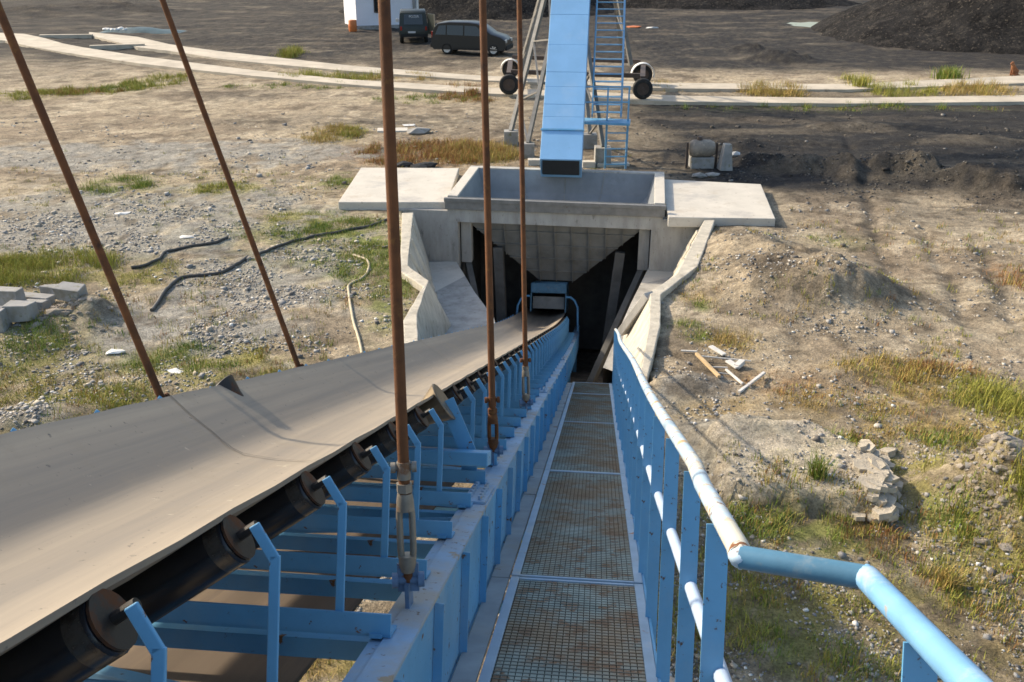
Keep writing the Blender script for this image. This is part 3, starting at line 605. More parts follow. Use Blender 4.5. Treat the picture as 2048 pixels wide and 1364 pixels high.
def mkidler(y):
    global first
    loc = Vector((0, y, rise(y)))
    if first is None:
        f = IM['frame'].build('idler_frame', M['blue'], conv)
        def sub(nm, mb, m, **k): return mb.build(nm, m, f, **k)
        for s in (1, -1):
            mm = MB(); mm.add([(v[0] if s > 0 else mir(v[0]), v[1], v[2]) for v in IM['bo'].v], IM['bo'].f); sub('bracket', mm, M['blue'], bev=.003)
            mm = MB(); mm.add([(v[0] if s > 0 else mir(v[0]), v[1], v[2]) for v in IM['bi'].v], IM['bi'].f); sub('bracket', mm, M['blue'])
            fx = (lambda v: Vector((v.x, v.y, v.z))) if s > 0 else (lambda v: Vector((mir(v.x), v.y, v.z)))
            o = rollmesh(fx(a_in), fx(a_out)); sub('roller', o, M['roll'], smooth=35)
            mm = MB(); e = fx(a_out); d = (fx(a_out)-fx(a_in)).normalized(); mm.tube([e-d*.001, e+d*.006], rr_*.93, 20); mm.tube([e, e+d*.06], .013, 10); sub('end_cap', mm, M['rollend'], smooth=35)
            mm = MB(); mm.tube([e-d*.055, e-d*.012], rr_*1.004, 24, cap=False); sub('worn_band', mm, M['band'], smooth=35)
        sub('roller', rollmesh(Vector((UC-.215, 0, VB-.016-rr_)), Vector((UC+.215, 0, VB-.016-rr_))), M['roll'], smooth=35)
        first = f; f.location = loc; return f
    return copy_part(first, conv, loc)
for i, y in enumerate(ilist):
    if i == 10: continue
    mkidler(y)
# self-aligning set with flared cone rollers
yc = ilist[10]; f = IM['frame'].build('aligning_idler_frame', M['blue'], conv); f.location = (0, yc, 0)
for s in (1, -1):
    fx = (lambda v: Vector((v.x, v.y, v.z))) if s > 0 else (lambda v: Vector((mir(v.x), v.y, v.z)))
    d = (fx(a_out)-fx(a_in)).normalized(); p = fx(a_in); mb = MB()
    L = .46; prof = [(0, .02), (.002, .062), (.24, .062), (.27, .066), (.32, .080), (.37, .102), (.415, .122), (.4205, .116), (.421, .02)]
    mb.tube([p+d*t for t, r in prof], [r for t, r in prof], 28); mb.build('cone_roller', M['cone'] if s > 0 else M['rollend'], f, smooth=40)  # left cone: darker material stands for its shadow side
    mb = MB(); q = fx(Vector((-.70, 0, .62))); e = p+d*.43; mb.bar(e+Vector((0, .0, 0)), q, .09, .012, (0, 1, 0)); mb.bar(q, fx(Vector((-.70, 0, .475))), .09, .012, (0, 1, 0)); mb.build('bracket', M['blue'], f)
mb = MB(); mb.bar((UC+.95, -.1, .62), (UC-.95, .12, .58), .10, .08); mb.build('swivel_beam', M['blue'], f, bev=.006)
mb = MB(); mb.tube([(UC, 0, .47), (UC, 0, .62)], .06, 14); mb.build('swivel_pin', M['galv'], f, smooth=40)
o = rollmesh(Vector((UC-.215, 0, VB-.016-rr_)), Vector((UC+.215, 0, VB-.016-rr_))).build('roller', M['roll'], f, smooth=35)
# cross ties and diagonal bracing under the belts
tie = None
for k in range(44):
    y = -1.0+.6175*k
    if tie is None:
        mb = MB(); mb.box(mir(-.555), -.555, -.03, .03, .02, .075); tie = mb.build('cross_tie', M['blue'], conv); tie.location = (0, y, rise(y))
    else: copy_part(tie, conv, (0, y, rise(y)))
tie2 = None
for k in range(44):
    y = -.72+.6175*k
    if tie2 is None:
        mb = MB(); mb.box(mir(-.553), -.553, -.012, .012, .335, .40); mb.box(mir(-.5535), -.5535, .0125, .05, .392, .3995); tie2 = mb.build('angle_tie', M['blue'], conv); tie2.location = (0, y, rise(y))
    else: copy_part(tie2, conv, (0, y, rise(y)))
for k in range(14):
    y = -1.3+1.85*k
    if y > 25: break
    s = 1 if k % 2 else -1
    mb = MB(); mb.bar((UC-s*.93, y, .36+rise(y)), (UC+s*.93, y+.55, .36+rise(y)), .06, .06); mb.build('brace', M['blue'], conv, bev=.003)
# tail hood, curtain and guard hoops
hw = .50; UCs = UC; UC = UC+.13
mb = MB(); mb.box(UC-hw, UC+hw, 26.5, 28.4, 1.50, 1.78); hood = cp('tail_hood', mb, M['offset'], bev=.02)  # hood and skirt: shade deep in the pit painted in as darker blue
mb = MB(); mb.box(UC-hw, UC-hw+.03, 26.52, 28.4, .98, 1.497); mb.box(UC+hw-.03, UC+hw, 26.52, 28.4, .98, 1.497); cp('skirt', mb, M['offset'], hood)
mb = MB(); mb.box(UC-hw+.06, UC+hw-.06, 26.7, 26.72, 1.06, 1.40); cp('curtain', mb, M['hopdark'], hood)
for s in (1, -1):
    fx = (lambda x: x) if s > 0 else mir
    mb = MB(); pts = [(fx(UC+hw), 26.25, 1.42), (fx(UC+hw+.12), 26.25, 1.42), (fx(UC+hw+.24), 26.25, 1.33), (fx(UC+hw+.33), 26.25, 1.14), (fx(UC+hw+.36), 26.25, .47)]
    mb.tube(pts, .032, 10); cp('guard_hoop', mb, M['blue'], smooth=40)
UC = UCs
mb = MB(); mb.tube([(UC-.6, 28.3, .78), (UC+.6, 28.3, .78)], .2, 24); cp('tail_drum', mb, M['roll'], smooth=40)
for s in (1, -1):                                            # trestle feet carrying the frame inside the pit and near the mouth
    for y in (14.6, 20.5, 26.5):
        x = UC+s*.93; p = CM @ Vector((x, y, -.04+rise(y))); q = CM.inverted() @ Vector((p.x, p.y, min(gz(p.x, p.y), p.z-.3)-.05))
        mb = MB(); mb.bar((x, y, -.04+rise(y)), q, .10, .10); mb.build('support_leg', M['blue'], conv)

# ------------------------------------------------------------------ walkway
wk = thing('walkway', 'rusty blue grated walkway sloping down beside the conveyor', 'walkway', M=CM)
y = -1.6; i = 0
while y < 17.3:
    L = 1.12 if y+1.12 < 17.6 else 17.6-y
    mb = MB(); dz = rnd.uniform(-.004, .004); mb.box(-.526, -.428, y+.004, y+L-.004, -.022+dz, -.006+dz); mb.build('side_plate', M['plank'], wk, bev=.002); y += L
cuts = [-1.35, 1.9, 5.13, 8.38, 11.85, 15.5, 17.6]
for a, b in zip(cuts[:-1], cuts[1:]):
    mb = MB(); dz = rnd.uniform(-.006, .004)
    for x0, x1 in ((-.418, -.372), (.252, .298)):
        mb.box(x0, x1, a+.006, b-.006, -.04+dz, .006+dz)
    mb.box(-.3715, .2515, a+.006, a+.030, -.035+dz, .004+dz); mb.box(-.3715, .2515, b-.030, b-.006, -.035+dz, .004+dz)
    fr = mb.build('grating_frame', M['gframe'], wk, bev=.003)
    mb = MB(); n = 21; pit_ = .62/n
    for k in range(n):
        x = -.3705+.0+k*pit_+.005; mb.box(x, x+pit_-.0042, a+.031, b-.031, -.022+dz, -.003+dz)
    stuff(mb.build('grating_bar', M['grate'], fr))
    mb = MB(); k = 0; yy = a+.05
    while yy < b-.04: mb.box(-.371, .251, yy, yy+.006, -.020+dz, -.0005+dz); yy += .038
    stuff(mb.build('grating_rod', M['gratedark'], fr))
mb = MB(); mb.box(.300, .312, -1.35, 17.6, -.13, .0); mb.build('side_channel', M['blue'], wk)
mb = MB(); mb.box(-.40, -.388, -1.35, 17.6, -.13, -.042); mb.build('side_channel', M['blue'], wk)
for k in range(13):
    y = -1.2+1.5*k
    if y > 17.5: break
    mb = MB(); mb.box(-.535, .299, y, y+.05, -.10, -.043); mb.build('joist', M['blue'], wk)
mb = MB(); mb.box(.315, .62, -1.35, 1.9, -.05, -.01); mb.build('platform_plate', M['plank'], wk)

# ------------------------------------------------------------------ handrail
hr = thing('handrail', 'blue handrail with worn pale top pipe along the walkway', 'handrail', M=CM)
def wob(y): return .012*math.sin(y*.9)+.01*math.sin(y*.37+1)
pts = [(.325+wob(y)*(y > 3), y, 1.0) for y in np.arange(17.5, 2.1, -.35)]+[(.320, 2.02, .999)]
mb = MB(); mb.tube(pts, .0255, 14); mb.build('top_rail', M['rail'], hr, smooth=45)
mb = MB(); mb.tube([(.320, 2.02, .999), (.551, 1.918, .999)], .0250, 14); mb.build('offset_pipe', M['offset'], hr, smooth=45)
mb = MB(); mb.tube([(.551, 1.918, .999), (.55, 1.2, 1.0), (.55, -1.3, 1.0)], .0258, 16); mb.build('top_rail', M['railblue'], hr, smooth=45)
mb = MB(); mb.tube([(.328+wob(y)*.8, y, .60) for y in np.arange(17.5, 1.9, -.5)]+[(.328, 1.95, .60)], .021, 12); mb.build('mid_rail', M['midrail'], hr, smooth=45)
for jx, jy in ((.320, 2.02), (.551, 1.918)):
    mb = MB(); c = Vector((jx, jy, .999)); mb.tube([c+Vector((0, 0, -.0268+.0536*q/10)) for q in range(11)], [max(.004, .0272*math.sin(math.pi*q/10)) for q in range(11)], 14); mb.build('welded_elbow', M['rail'] if jx < .4 else M['railblue'], hr, smooth=80)
post = None; y = 2.38
def postm(x):
    m = MB(); m.box(x, x+.056, 0, .006, -.16, .982); m.box(x+.0505, x+.056, .0065, .012, -.16, .982); return m
while y < 17.6:
    if post is None: post = postm(.290).build('post', M['blue'], hr); post.location = (0, y, 0)
    else: copy_part(post, hr, (wob(y)*.8, y, 0))
    y += .735
for y in (1.60, .6, -.4): p = postm(.525).build('post', M['blue'], hr); p.location = (0, y, 0)

# ------------------------------------------------------------------ hanger rods
def hanger(label, u, wv, vp, mats, tb, rad, group):
    base = C(u, .466, wv); up = -ray(*vp).normalized()
    t = thing('hanger_rod', label, 'hanger rod', tuple(base), group=group); q = up.to_track_quat('Z', 'Y').to_matrix().to_4x4()
    def pt(z, x=0, y_=0): return q @ Vector((x, y_, z))
    z0, z1 = tb
    mb = MB(); mb.tube([pt(z1-.02), pt(z1+3), pt(10)], rad, 14); mb.build('rod', M['rust'], t, smooth=45)
    mb = MB(); mb.tube([pt(.085), pt(z0+.03)], rad*.85, 12); mb.build('lower_stud', M['rust'], t, smooth=45)
    mb = MB()                                                # turnbuckle body: two side bars and end bosses
    r = rad*1.0
    mb.tube([pt(z0), pt(z0+.03), pt(z0+.06)], [r*1.15, r*1.55, r*1.5], 14); mb.tube([pt(z1-.06), pt(z1-.03), pt(z1)], [r*1.5, r*1.55, r*1.3], 14)
    for s in (-1, 1): mb.tube([pt(z0+.03, s*r*.9), pt(z0+.08, s*r*1.1), pt(z1-.08, s*r*1.1), pt(z1-.03, s*r*.9)], r*.58, 10)
    mb.tube([pt(z1+.005), pt(z1+.035)], r*1.45, 6); mb.build('turnbuckle', M[mats[0]], t, smooth=45)
    mb = MB()                                                # clevis joint above the turnbuckle
    zc = z1+.09; mb.tube([pt(zc-.04), pt(zc+.02)], r*1.2, 12); mb.tube([pt(zc, -r*2.0), pt(zc, r*2.0)], r*.6, 10); mb.tube([pt(zc, -r*2.2), pt(zc, -r*1.4)], r*.95, 10); mb.tube([pt(zc, r*1.4), pt(zc, r*2.2)], r*.95, 10)
    mb.build('clevis', M[mats[1]], t, smooth=45)
    mb = MB()                                                # shackle and lug on the flange
    mb.bar(pt(-.01)-Vector((0, 0, 0)), pt(.085), .014, .07, EW); mb.tube([pt(.09, -r*2.6), pt(.09, r*2.6)], r*.8, 10)
    for s in (-1, 1): mb.tube([pt(.09, s*r*1.7), pt(.09, s*r*2.8)], r*1.35, 10); mb.bar(pt(.05, s*r*.9), pt(.15, s*r*.9), .012, r*1.9, pt(1))
    mb.build('shackle', M[mats[2]], t, smooth=45)
    return t
RV, LV = (1227, 10950), (2998, 7206)
gp = 'rusty hanger rods of the conveyor'
hanger('thick rusty hanger rod nearest the camera, with a long grey turnbuckle', -.605, 3.17, RV, ('galv', 'galv', 'bluebolt'), (.12, .40), .0195, gp)
hanger('rusty hanger rod right of the thickest one, with a brown open turnbuckle', -.622, 5.96, RV, ('rust', 'rust', 'bluebolt'), (.11, .33), .0215, gp)
hanger('thin rusty hanger rod nearest the blue covered gallery', -.63, 8.8, RV, ('galv', 'rust', 'bluebolt'), (.11, .40), .0225, gp)
hanger('rusty hanger rod crossing the top left corner of the view, left of the belt', -2.43, 5.5, LV, ('rust', 'rust', 'bluebolt'), (.11, .33), .023, gp)
hanger('rusty hanger rod second from the left edge, beyond the belt', -2.44, 8.12, LV, ('rust', 'rust', 'bluebolt'), (.11, .33), .023, gp)

# ------------------------------------------------------------------ covered gallery (stacker) over the hopper, with its legs, stair and wheels
G0 = aty(1121.5, 319, 26.5); G1 = aty(1141, 0, 31.0); gd = (G1-G0).normalized(); gx = gd.cross(Vector((0, 0, 1))).normalized(); gn = gx.cross(gd)
st = thing('covered_stacker', 'sky blue covered conveyor gallery on grey lattice legs and tyres behind the hopper', 'stacker', tuple(Vector((G0.x, G0.y, 0)))); so_ = Vector((G0.x, G0.y, 0))
GP = lambda a, b, c: G0+gx*a+gd*b+gn*c           # across, along, out of the cover
def sp(name, mb, m, par=st, **k): return mb.build(name, m, par, org=so_, **k)
HWG = .59; LEN = 24.
b = 0; joints = [0, 1.02, 1.5, 1.95, 2.6, 3.15, 4.2, 5.4, 6.6]
while joints[-1] < LEN: joints.append(joints[-1]+1.2)
for i, (a, c) in enumerate(zip(joints[:-1], joints[1:])):   # cover sheets, each lapping the next
    mb = MB(); dz = .003*(i % 2); 
    v = [GP(-HWG, a, dz), GP(HWG, a, dz), GP(HWG, c-.006, dz+.002), GP(-HWG, c-.006, dz+.002)]
    mb.add(v+[p-gn*.85 for p in v], [[0, 1, 2, 3], [7, 6, 5, 4], [0, 4, 5, 1], [1, 5, 6, 2], [2, 6, 7, 3], [3, 7, 4, 0]]); sp('cover_sheet', mb, M['cover'], bev=.01)
for a in (1.02,):
    mb = MB(); mb.bar(GP(-HWG-.03, a, .02), GP(HWG+.03, a, .02), .05, .05, gn); sp('lap_strip', mb, M['blue'])
mb = MB(); v = [GP(-.52, .02, -.03), GP(.52, .02, -.03), GP(.52, .5, -.8), GP(-.52, .5, -.8)]; lo2 = [p+Vector((0, -.02, -.40)) for p in v]
mb.add([v[0], v[1], v[2], v[3]]+lo2, [[0, 1, 5, 4], [1, 2, 6, 5], [2, 3, 7, 6], [3, 0, 4, 7], [4, 5, 6, 7]]); sp('discharge_chute', mb, M['dark'])
# undercarriage and trestle legs
def leg(p, q, w_=.13): mb = MB(); mb.bar(p, q, w_, w_); return sp('leg', mb, M['grey'])
def lace(p0, p1, q0, q1, n):
    for k in range(n):
        a, c = k/n, (k+1)/n; A_, B_ = (p0.lerp(p1, a), q0.lerp(q1, c)) if k % 2 else (q0.lerp(q1, a), p0.lerp(p1, c))
        mb = MB(); mb.bar(A_, B_, .06, .05); sp('lacing', mb, M['grey'])
def blockp(px, py0, py1, wpx):
    p = at(px, py1); dep = p.y*CT+H*ST; w_ = wpx*dep/F; h = (py1-py0)*dep/F*.93
    mb = MB(); mb.box(p.x-w_/2, p.x+w_/2, p.y, p.y+w_, -.3, h); sp('footing', mb, M['block'], bev=.01); return Vector((p.x, p.y+w_/2, h))
f1 = blockp(1022, 262, 290, 28); f2 = blockp(1056, 286, 316, 26); f3 = blockp(1206, 294, 331, 32); f4 = blockp(1180, 268, 296, 28)
t1 = aty(1088, 0, 34.2); t2 = aty(1098, 95, 32.0)
L1 = (f1, f1+(t1-f1)*1.6); L2 = (f2, f2+(t2-f2)*1.9)
leg(*L1); leg(*L2, .12); lace(L1[0], L1[1], L2[0], L2[1], 7)
for yy in (205, 126):
    mb = MB(); p = L2[0].lerp(L2[1], .33 if yy == 205 else .5); mb.bar(p, p+Vector((1.3, .15, 0)), .07, .07); sp('cross_member', mb, M['grey'])
r3 = f3+Vector((-.55, 1.7, 3.3))*1.5; r4 = f4+Vector((-.35, 1.9, 3.6))*1.5
leg(f3, r3, .12); leg(f4, r4, .12); lace(f3, r3, f4, r4, 7)
# bogies: front tyres on the near strip, rear tyres on the far strip
def wheel(c, r, wd, fender=False):
    o_ = c; mb = MB(); ax_ = Vector((0, 1, 0)); P = []; rs = []
    for t, k in ((-.5, .62), (-.5, .90), (-.42, .98), (-.25, 1), (.25, 1), (.42, .98), (.5, .90), (.5, .62)): P.append(c+ax_*(t*wd)); rs.append(r*k)
    mb.tube(P, rs, 28, cap=False); w_ = sp('tyre', mb, M['tyre'], smooth=50)
    mb = MB(); mb.tube([c-ax_*wd*.38, c-ax_*wd*.34, c-ax_*wd*.30, c+ax_*wd*.4], [r*.63, r*.60, r*.42, r*.62], 24); mb.tube([c-ax_*wd*.52, c-ax_*wd*.2], r*.16, 12)
    sp('rim', mb, M['brownsteel'], w_, smooth=40)
    if fender:
        mb = MB(); n = 12; vs = []
        for k in range(n+1):
            an = R(-12)+R(204)*k/n
            for rad, yy in ((r*1.14, -.5), (r*1.14, .5), (r*1.20, .5), (r*1.20, -.5)): vs.append(c+Vector((math.cos(an)*rad, yy*wd*1.4, math.sin(an)*rad)))
        fs = [[i*4+k, i*4+(k+1) % 4, i*4+4+(k+1) % 4, i*4+4+k] for i in range(n) for k in range(4)]; mb.add(vs, fs); sp('fender', mb, M['white'], smooth=60)
wl = at(1018, 189, .09); wr = at(1284, 198, .09)
tr_ = .43
cl_, cr_ = wl+Vector((0, 0, tr_)), wr+Vector((0, 0, tr_))
wheel(cl_, tr_, .3); wheel(cr_, tr_, .3)
wl2 = at(1021, 157, .09); wr2 = at(1284, 168, .09)
cl2, cr2 = wl2+Vector((0, 0, tr_)), wr2+Vector((0, 0, tr_)); wheel(cl2, tr_*.95, .3, True); wheel(cr2, tr_*1.05, .3, True)
for a, c, zz in ((cl_, cr_, .5), (cl2, cr2, .55)):
    mb = MB(); mb.bar(a+Vector((.1, .3, zz)), c+Vector((-.1, .3, zz)), .18, .18); sp('axle_beam', mb, M['brownsteel'])
for a, c in ((cl_, cl2), (cr_, cr2)):
    mb = MB(); mb.bar(a+Vector((0, .2, .35)), c+Vector((0, -.1, .35)), .22, .26); sp('bogie_frame', mb, M['brownsteel']); mb = MB(); mb.bar(a+Vector((0, .2, 0)), a+Vector((0, .2, .5)), .2, .2); sp('axle_post', mb, M['brownsteel'])
for (pb, tb_, base) in (((1046, 140), (1083, 0), cl_), ((1262, 130), (1238, 0), cr_)):
    p = aty(*pb, base.y+.3); q = aty(*tb_, base.y+.1); leg(p, p+(q-p)*4.2, .16)
    p2 = p+Vector((0, 3.2, 0)); q2 = q+Vector((0, 1.9, 0)); leg(p2, p2+(q2-p2)*4.2, .14); lace(p, p+(q-p)*4.2, p2, p2+(q2-p2)*4.2, 12)
# stair alongside the gallery
s0 = aty(1213, 232, 29.4); sd = Vector((gd.x, gd.y, gd.z)).normalized(); sw = .44
sl0 = Vector((s0.x, s0.y, s0.z))
for s in (-1, 1):
    mb = MB(); mb.bar(sl0+gx*(s*sw), sl0+gx*(s*sw)+sd*16, .04, .16, gn); sp('stringer', mb, M['blue'])
k = 0
while k*.30 < 15.5:
    p = sl0+sd*(.15+k*.30); mb = MB(); mb.box(-sw+.02, sw-.02, -.10, .10, -.012, .012, Matrix.Translation(p) @ Matrix.Rotation(math.atan2(gx.y, gx.x), 4, 'Z')); sp('tread', mb, M['blue']); k += 1
mb = MB(); a = sl0+gx*sw+Vector((0, 0, 1.0)); mb.tube([a-Vector((0, 0, 1.0))+gx*0, a-Vector((0, 0, .1)), a, a+sd*15], .03, 8); sp('stair_rail', mb, M['railblue'], smooth=40)
mb = MB(); a = sl0-gx*sw+Vector((0, 0, 1.0)); mb.tube([a, a+sd*15], .022, 8); sp('stair_rail', mb, M['blue'], smooth=40)
for k in range(10):
    a = sl0+gx*sw+sd*(.05+k*1.5); mb = MB(); mb.bar(a, a+Vector((0, 0, 1.0)), .04, .04); sp('rail_post', mb, M['blue'])
# landing and ladder
la = aty(1166, 235, 29.4); lb = aty(1258, 238, 29.2); 
mb = MB(); mb.bar(la+Vector((0, -.35, -.04)), lb+Vector((0, -.35, -.04)), .7, .07); sp('landing', mb, M['blue'], bev=.006)
for px_ in (1214, 1256):
    p = aty(px_, 238, 28.9); mb = MB(); mb.bar(p, Vector((p.x, p.y+.05, 0)), .06, .06); sp('landing_post', mb, M['blue'])
    mb = MB(); mb.bar(p, p+Vector((0, 0, .95)), .045, .045); sp('rail_post', mb, M['blue'])
for zz in (.5, .95):
    p, q = aty(1168, 238, 28.9), aty(1258, 238, 28.9); mb = MB(); mb.bar(p+Vector((0, 0, zz)), q+Vector((0, 0, zz)), .04, .04); sp('landing_rail', mb, M['blue'])
for k in range(5):
    p, q = aty(1214, 238, 28.88), aty(1256, 238, 28.88); z = .15+.24*k; mb = MB(); mb.bar(Vector((p.x, p.y, z)), Vector((q.x, q.y, z)), .035, .035); sp('rung', mb, M['blue'])
mb = MB(); p = at(1228, 332); mb.box(p.x-.52, p.x+.48, p.y, p.y+.3, -.1, .07); sp('footing', mb, M['slab'], bev=.01)
for px, py in ((1069, 329), (1178, 333)):
    p = at(px, py); mb = MB(); mb.box(p.x-.2, p.x+.2, p.y, p.y+.3, -.1, .14); sp('footing', mb, M['slab'], bev=.01)
# ------------------------------------------------------------------ vehicles
def carwheel(par, org, c, r, wd, side):
    mb = MB(); a = Vector((0, side, 0))
    mb.tube([c-a*wd*.5, c-a*wd*.5, c-a*wd*.35, c+a*wd*.35, c+a*wd*.5, c+a*wd*.5], [r*.6, r*.9, r, r, r*.92, r*.66], 24, cap=False); w_ = mb.build('wheel', M['tyre'], par, smooth=50)
    mb = MB(); mb.tube([c+a*wd*.30, c+a*wd*.44], [r*.2, r*.67], 24, cap=False); mb.tube([c+a*wd*.36, c+a*wd*.46], r*.15, 12)
    for k in range(7):
        an = 2*math.pi*k/7; q = c+a*wd*.42+Vector((math.cos(an)*r*.62, 0, math.sin(an)*r*.62)); mb.bar(c+a*wd*.42, q, .07, .03, a)
    mb.build('rim', M['chrome'], w_, smooth=40)
def lens(mb, c, sx, sy, sz): mb.box(c[0]-sx, c[0]+sx, c[1]-sy, c[1]+sy, c[2]-sz, c[2]+sz)
vb = at(893, 108); vf = at(995, 112); vm = (vb+vf)/2
van = thing('parked_van', 'dark people carrier parked side-on behind the wheel tracks', 'van', (vm.x, vm.y+.8, gz(vm.x, vm.y+.8)), R(-14))
def section(prof, hw, lift=.0):                      # side outline loft: narrower above the waist
    vs = []; n = len(prof)
    for s in (-1, -.86, .86, 1): vs += [(x, s*hw*(1-(.16*max(0, z-.95))/.8), z) for x, z in prof]
    return vs, n
prof = [(-2.22, .42), (-2.26, .70), (-2.20, 1.05), (-2.05, 1.50), (-1.85, 1.70), (-1.2, 1.775), (0., 1.77), (.55, 1.70), (.95, 1.45), (1.35, 1.16), (1.95, 1.0), (2.22, .80), (2.27, .45), (2.1, .28), (-2.1, .28)]
mb = MB(); hw = .86; n = len(prof); vs = []
for s, k in ((-1, 0), (-1, 1), (1, 1), (1, 0)):
    for x, z in prof:
        y_ = s*hw*(1-.15*max(0, z-.95)/.8); 
        if k == 0: vs.append((x, y_, z))
        else: vs.append((x, y_*.93, z+.03 if z > .3 else z))
fs = []
for a in (0, 1, 2):
    for j in range(n): fs.append([a*n+j, a*n+(j+1) % n, (a+1)*n+(j+1) % n, (a+1)*n+j])
fs += [list(range(n))[::-1], list(range(3*n, 4*n))]; mb.add(vs, fs); body = mb.build('body', M['van'], van, smooth=40)
def side_poly(nm, pts, m, s, off=.012, par=body):
    mm = MB(); P = [Vector((x, s*(hw*(1-.15*max(0, z-.95)/.8)+off), z)) for x, z in pts]; mm.plate(P, .02); return mm.build(nm, m, par)
for s in (-1, 1):
    side_poly('window', [(-2.0, 1.10), (-1.35, 1.10), (-1.35, 1.62), (-1.78, 1.60)], M['glass'], s); side_poly('window', [(-1.28, 1.10), (-.30, 1.08), (-.30, 1.62), (-1.28, 1.63)], M['glass'], s); side_poly('window', [(-.22, 1.08), (.98, 1.06), (.86, 1.28), (.48, 1.60), (-.22, 1.62)], M['glass'], s)
    for x in (-1.30, 1.52): carwheel(van, None, Vector((x, s*.76, .33)), .33, .2, s)
    side_poly('sill', [(-.9, .30), (1.1, .30), (1.1, .40), (-.9, .40)], M['dark'], s, .015)
    mm = MB(); lens(mm, (2.12, s*.62, .80), .13, .16, .08); mm.build('headlight', M['lamp'], van); mm = MB(); lens(mm, (-2.2, s*.74, 1.05), .04, .09, .22); mm.build('tail_light', M['redlamp'], van)
    mm = MB(); lens(mm, (.85, s*.93, 1.12), .08, .06, .07); mm.build('mirror', M['van'], van)
mm = MB(); mm.plate([(1.33, -.70, 1.20), (1.33, .70, 1.20), (.62, .62, 1.70), (.62, -.62, 1.70)], .02); mm.build('windscreen', M['glass'], van)
mm = MB(); mm.plate([(-2.215, .66, 1.12), (-2.215, -.66, 1.12), (-2.06, -.60, 1.55), (-2.06, .60, 1.55)], .02); mm.build('rear_window', M['glass'], van)
mm = MB(); mm.box(-2.32, -2.22, -.8, .8, .38, .62); mm.build('bumper', M['van'], van, bev=.02); mm = MB(); mm.box(2.2, 2.30, -.8, .8, .30, .55); mm.build('bumper', M['dark'], van, bev=.02)
# jeep seen from behind with its rear door swung open
jp = at(822, 85); jeep = thing('parked_jeep', 'boxy dark jeep seen from behind, rear door open, beside the white building', 'jeep', (jp.x, jp.y+1.9, gz(jp.x, jp.y+1.9)), R(96))
prof = [(-1.9, .5), (-1.93, 1.0), (-1.86, 1.12), (-1.74, 1.85), (-1.62, 1.95), (.4, 1.95), (.75, 1.2), (1.85, 1.12), (1.95, .95), (1.95, .5)]
mb = MB(); n = len(prof); vs = []; hw = .93
for s, k in ((-1, 0), (-1, 1), (1, 1), (1, 0)):
    for x, z in prof:
        y_ = s*hw*(1-.12*max(0, z-1.0)/.9); vs.append((x, y_ if k == 0 else y_*.93, z if k == 0 else z+.03))
fs = []
for a in (0, 1, 2):
    for j in range(n): fs.append([a*n+j, a*n+(j+1) % n, (a+1)*n+(j+1) % n, (a+1)*n+j])
fs += [list(range(n))[::-1], list(range(3*n, 4*n))]; mb.add(vs, fs); jb = mb.build('body', M['jeep'], jeep, smooth=40)
for s in (-1, 1):
    for x in (-1.2, 1.35): carwheel(jeep, None, Vector((x, s*.78, .38)), .38, .26, s)
    mm = MB(); lens(mm, (-1.94, s*.8, .95), .03, .06, .12); mm.build('tail_light', M['redlamp'], jeep)
    mm = MB(); mm.plate([(-1.5, s*(hw*.93+.012), 1.2), (.45, s*(hw*.97+.012), 1.2), (.35, s*(hw*.89+.012), 1.8), (-1.5, s*(hw*.89+.012), 1.8)], .02); mm.build('window', M['glass'], jb)
    mm = MB(); lens(mm, (.55, s*1.05, 1.25), .05, .1, .1); mm.build('mirror', M['white'] if s > 0 else M['dark'], jeep)
mm = MB(); mm.plate([(-1.90, .62, 1.18), (-1.90, -.62, 1.18), (-1.765, -.58, 1.80), (-1.765, .58, 1.80)], .02); mm.build('rear_window', M['glass'], jb)
mm = MB(); mm.box(-2.02, -1.93, -.85, .85, .42, .60); mm.build('bumper', M['dark'], jeep, bev=.02); mm = MB(); mm.box(-1.965, -1.945, -.12, .36, .66, .78); mm.build('number_plate', M['plate'], jeep)
mm = MB(); mm.plate([(-1.9, -.93, .6), (-2.7, -1.35, .6), (-2.65, -1.33, 1.85), (-1.85, -.9, 1.85)], .06); dr = mm.build('rear_door', M['jeep'], jeep); mm = MB(); mm.bar((-2.72, -1.36, .6), (-2.67, -1.34, 1.85), .05, .05); mm.build('edge_trim', M['galv'], dr)
tcu = bpy.data.curves.new('window_lettering', 'FONT'); tcu.body = 'POZER'; tcu.size = .21; tcu.align_x = 'CENTER'; tcu.extrude = .002
to_ = bpy.data.objects.new('lettering_curve', tcu); COL.objects.link(to_); bpy.context.view_layer.update(); tme = bpy.data.meshes.new_from_object(to_.evaluated_get(bpy.context.evaluated_depsgraph_get())); bpy.data.objects.remove(to_)
to = bpy.data.objects.new('window_lettering', tme); COL.objects.link(to); to.parent = jb; tme.materials.clear(); tme.materials.append(M['plate'])
to.matrix_local = Matrix.Translation((-1.835, -.05, 1.60)) @ Matrix.Rotation(R(-90), 4, 'Z') @ Matrix.Rotation(R(78), 4, 'X')
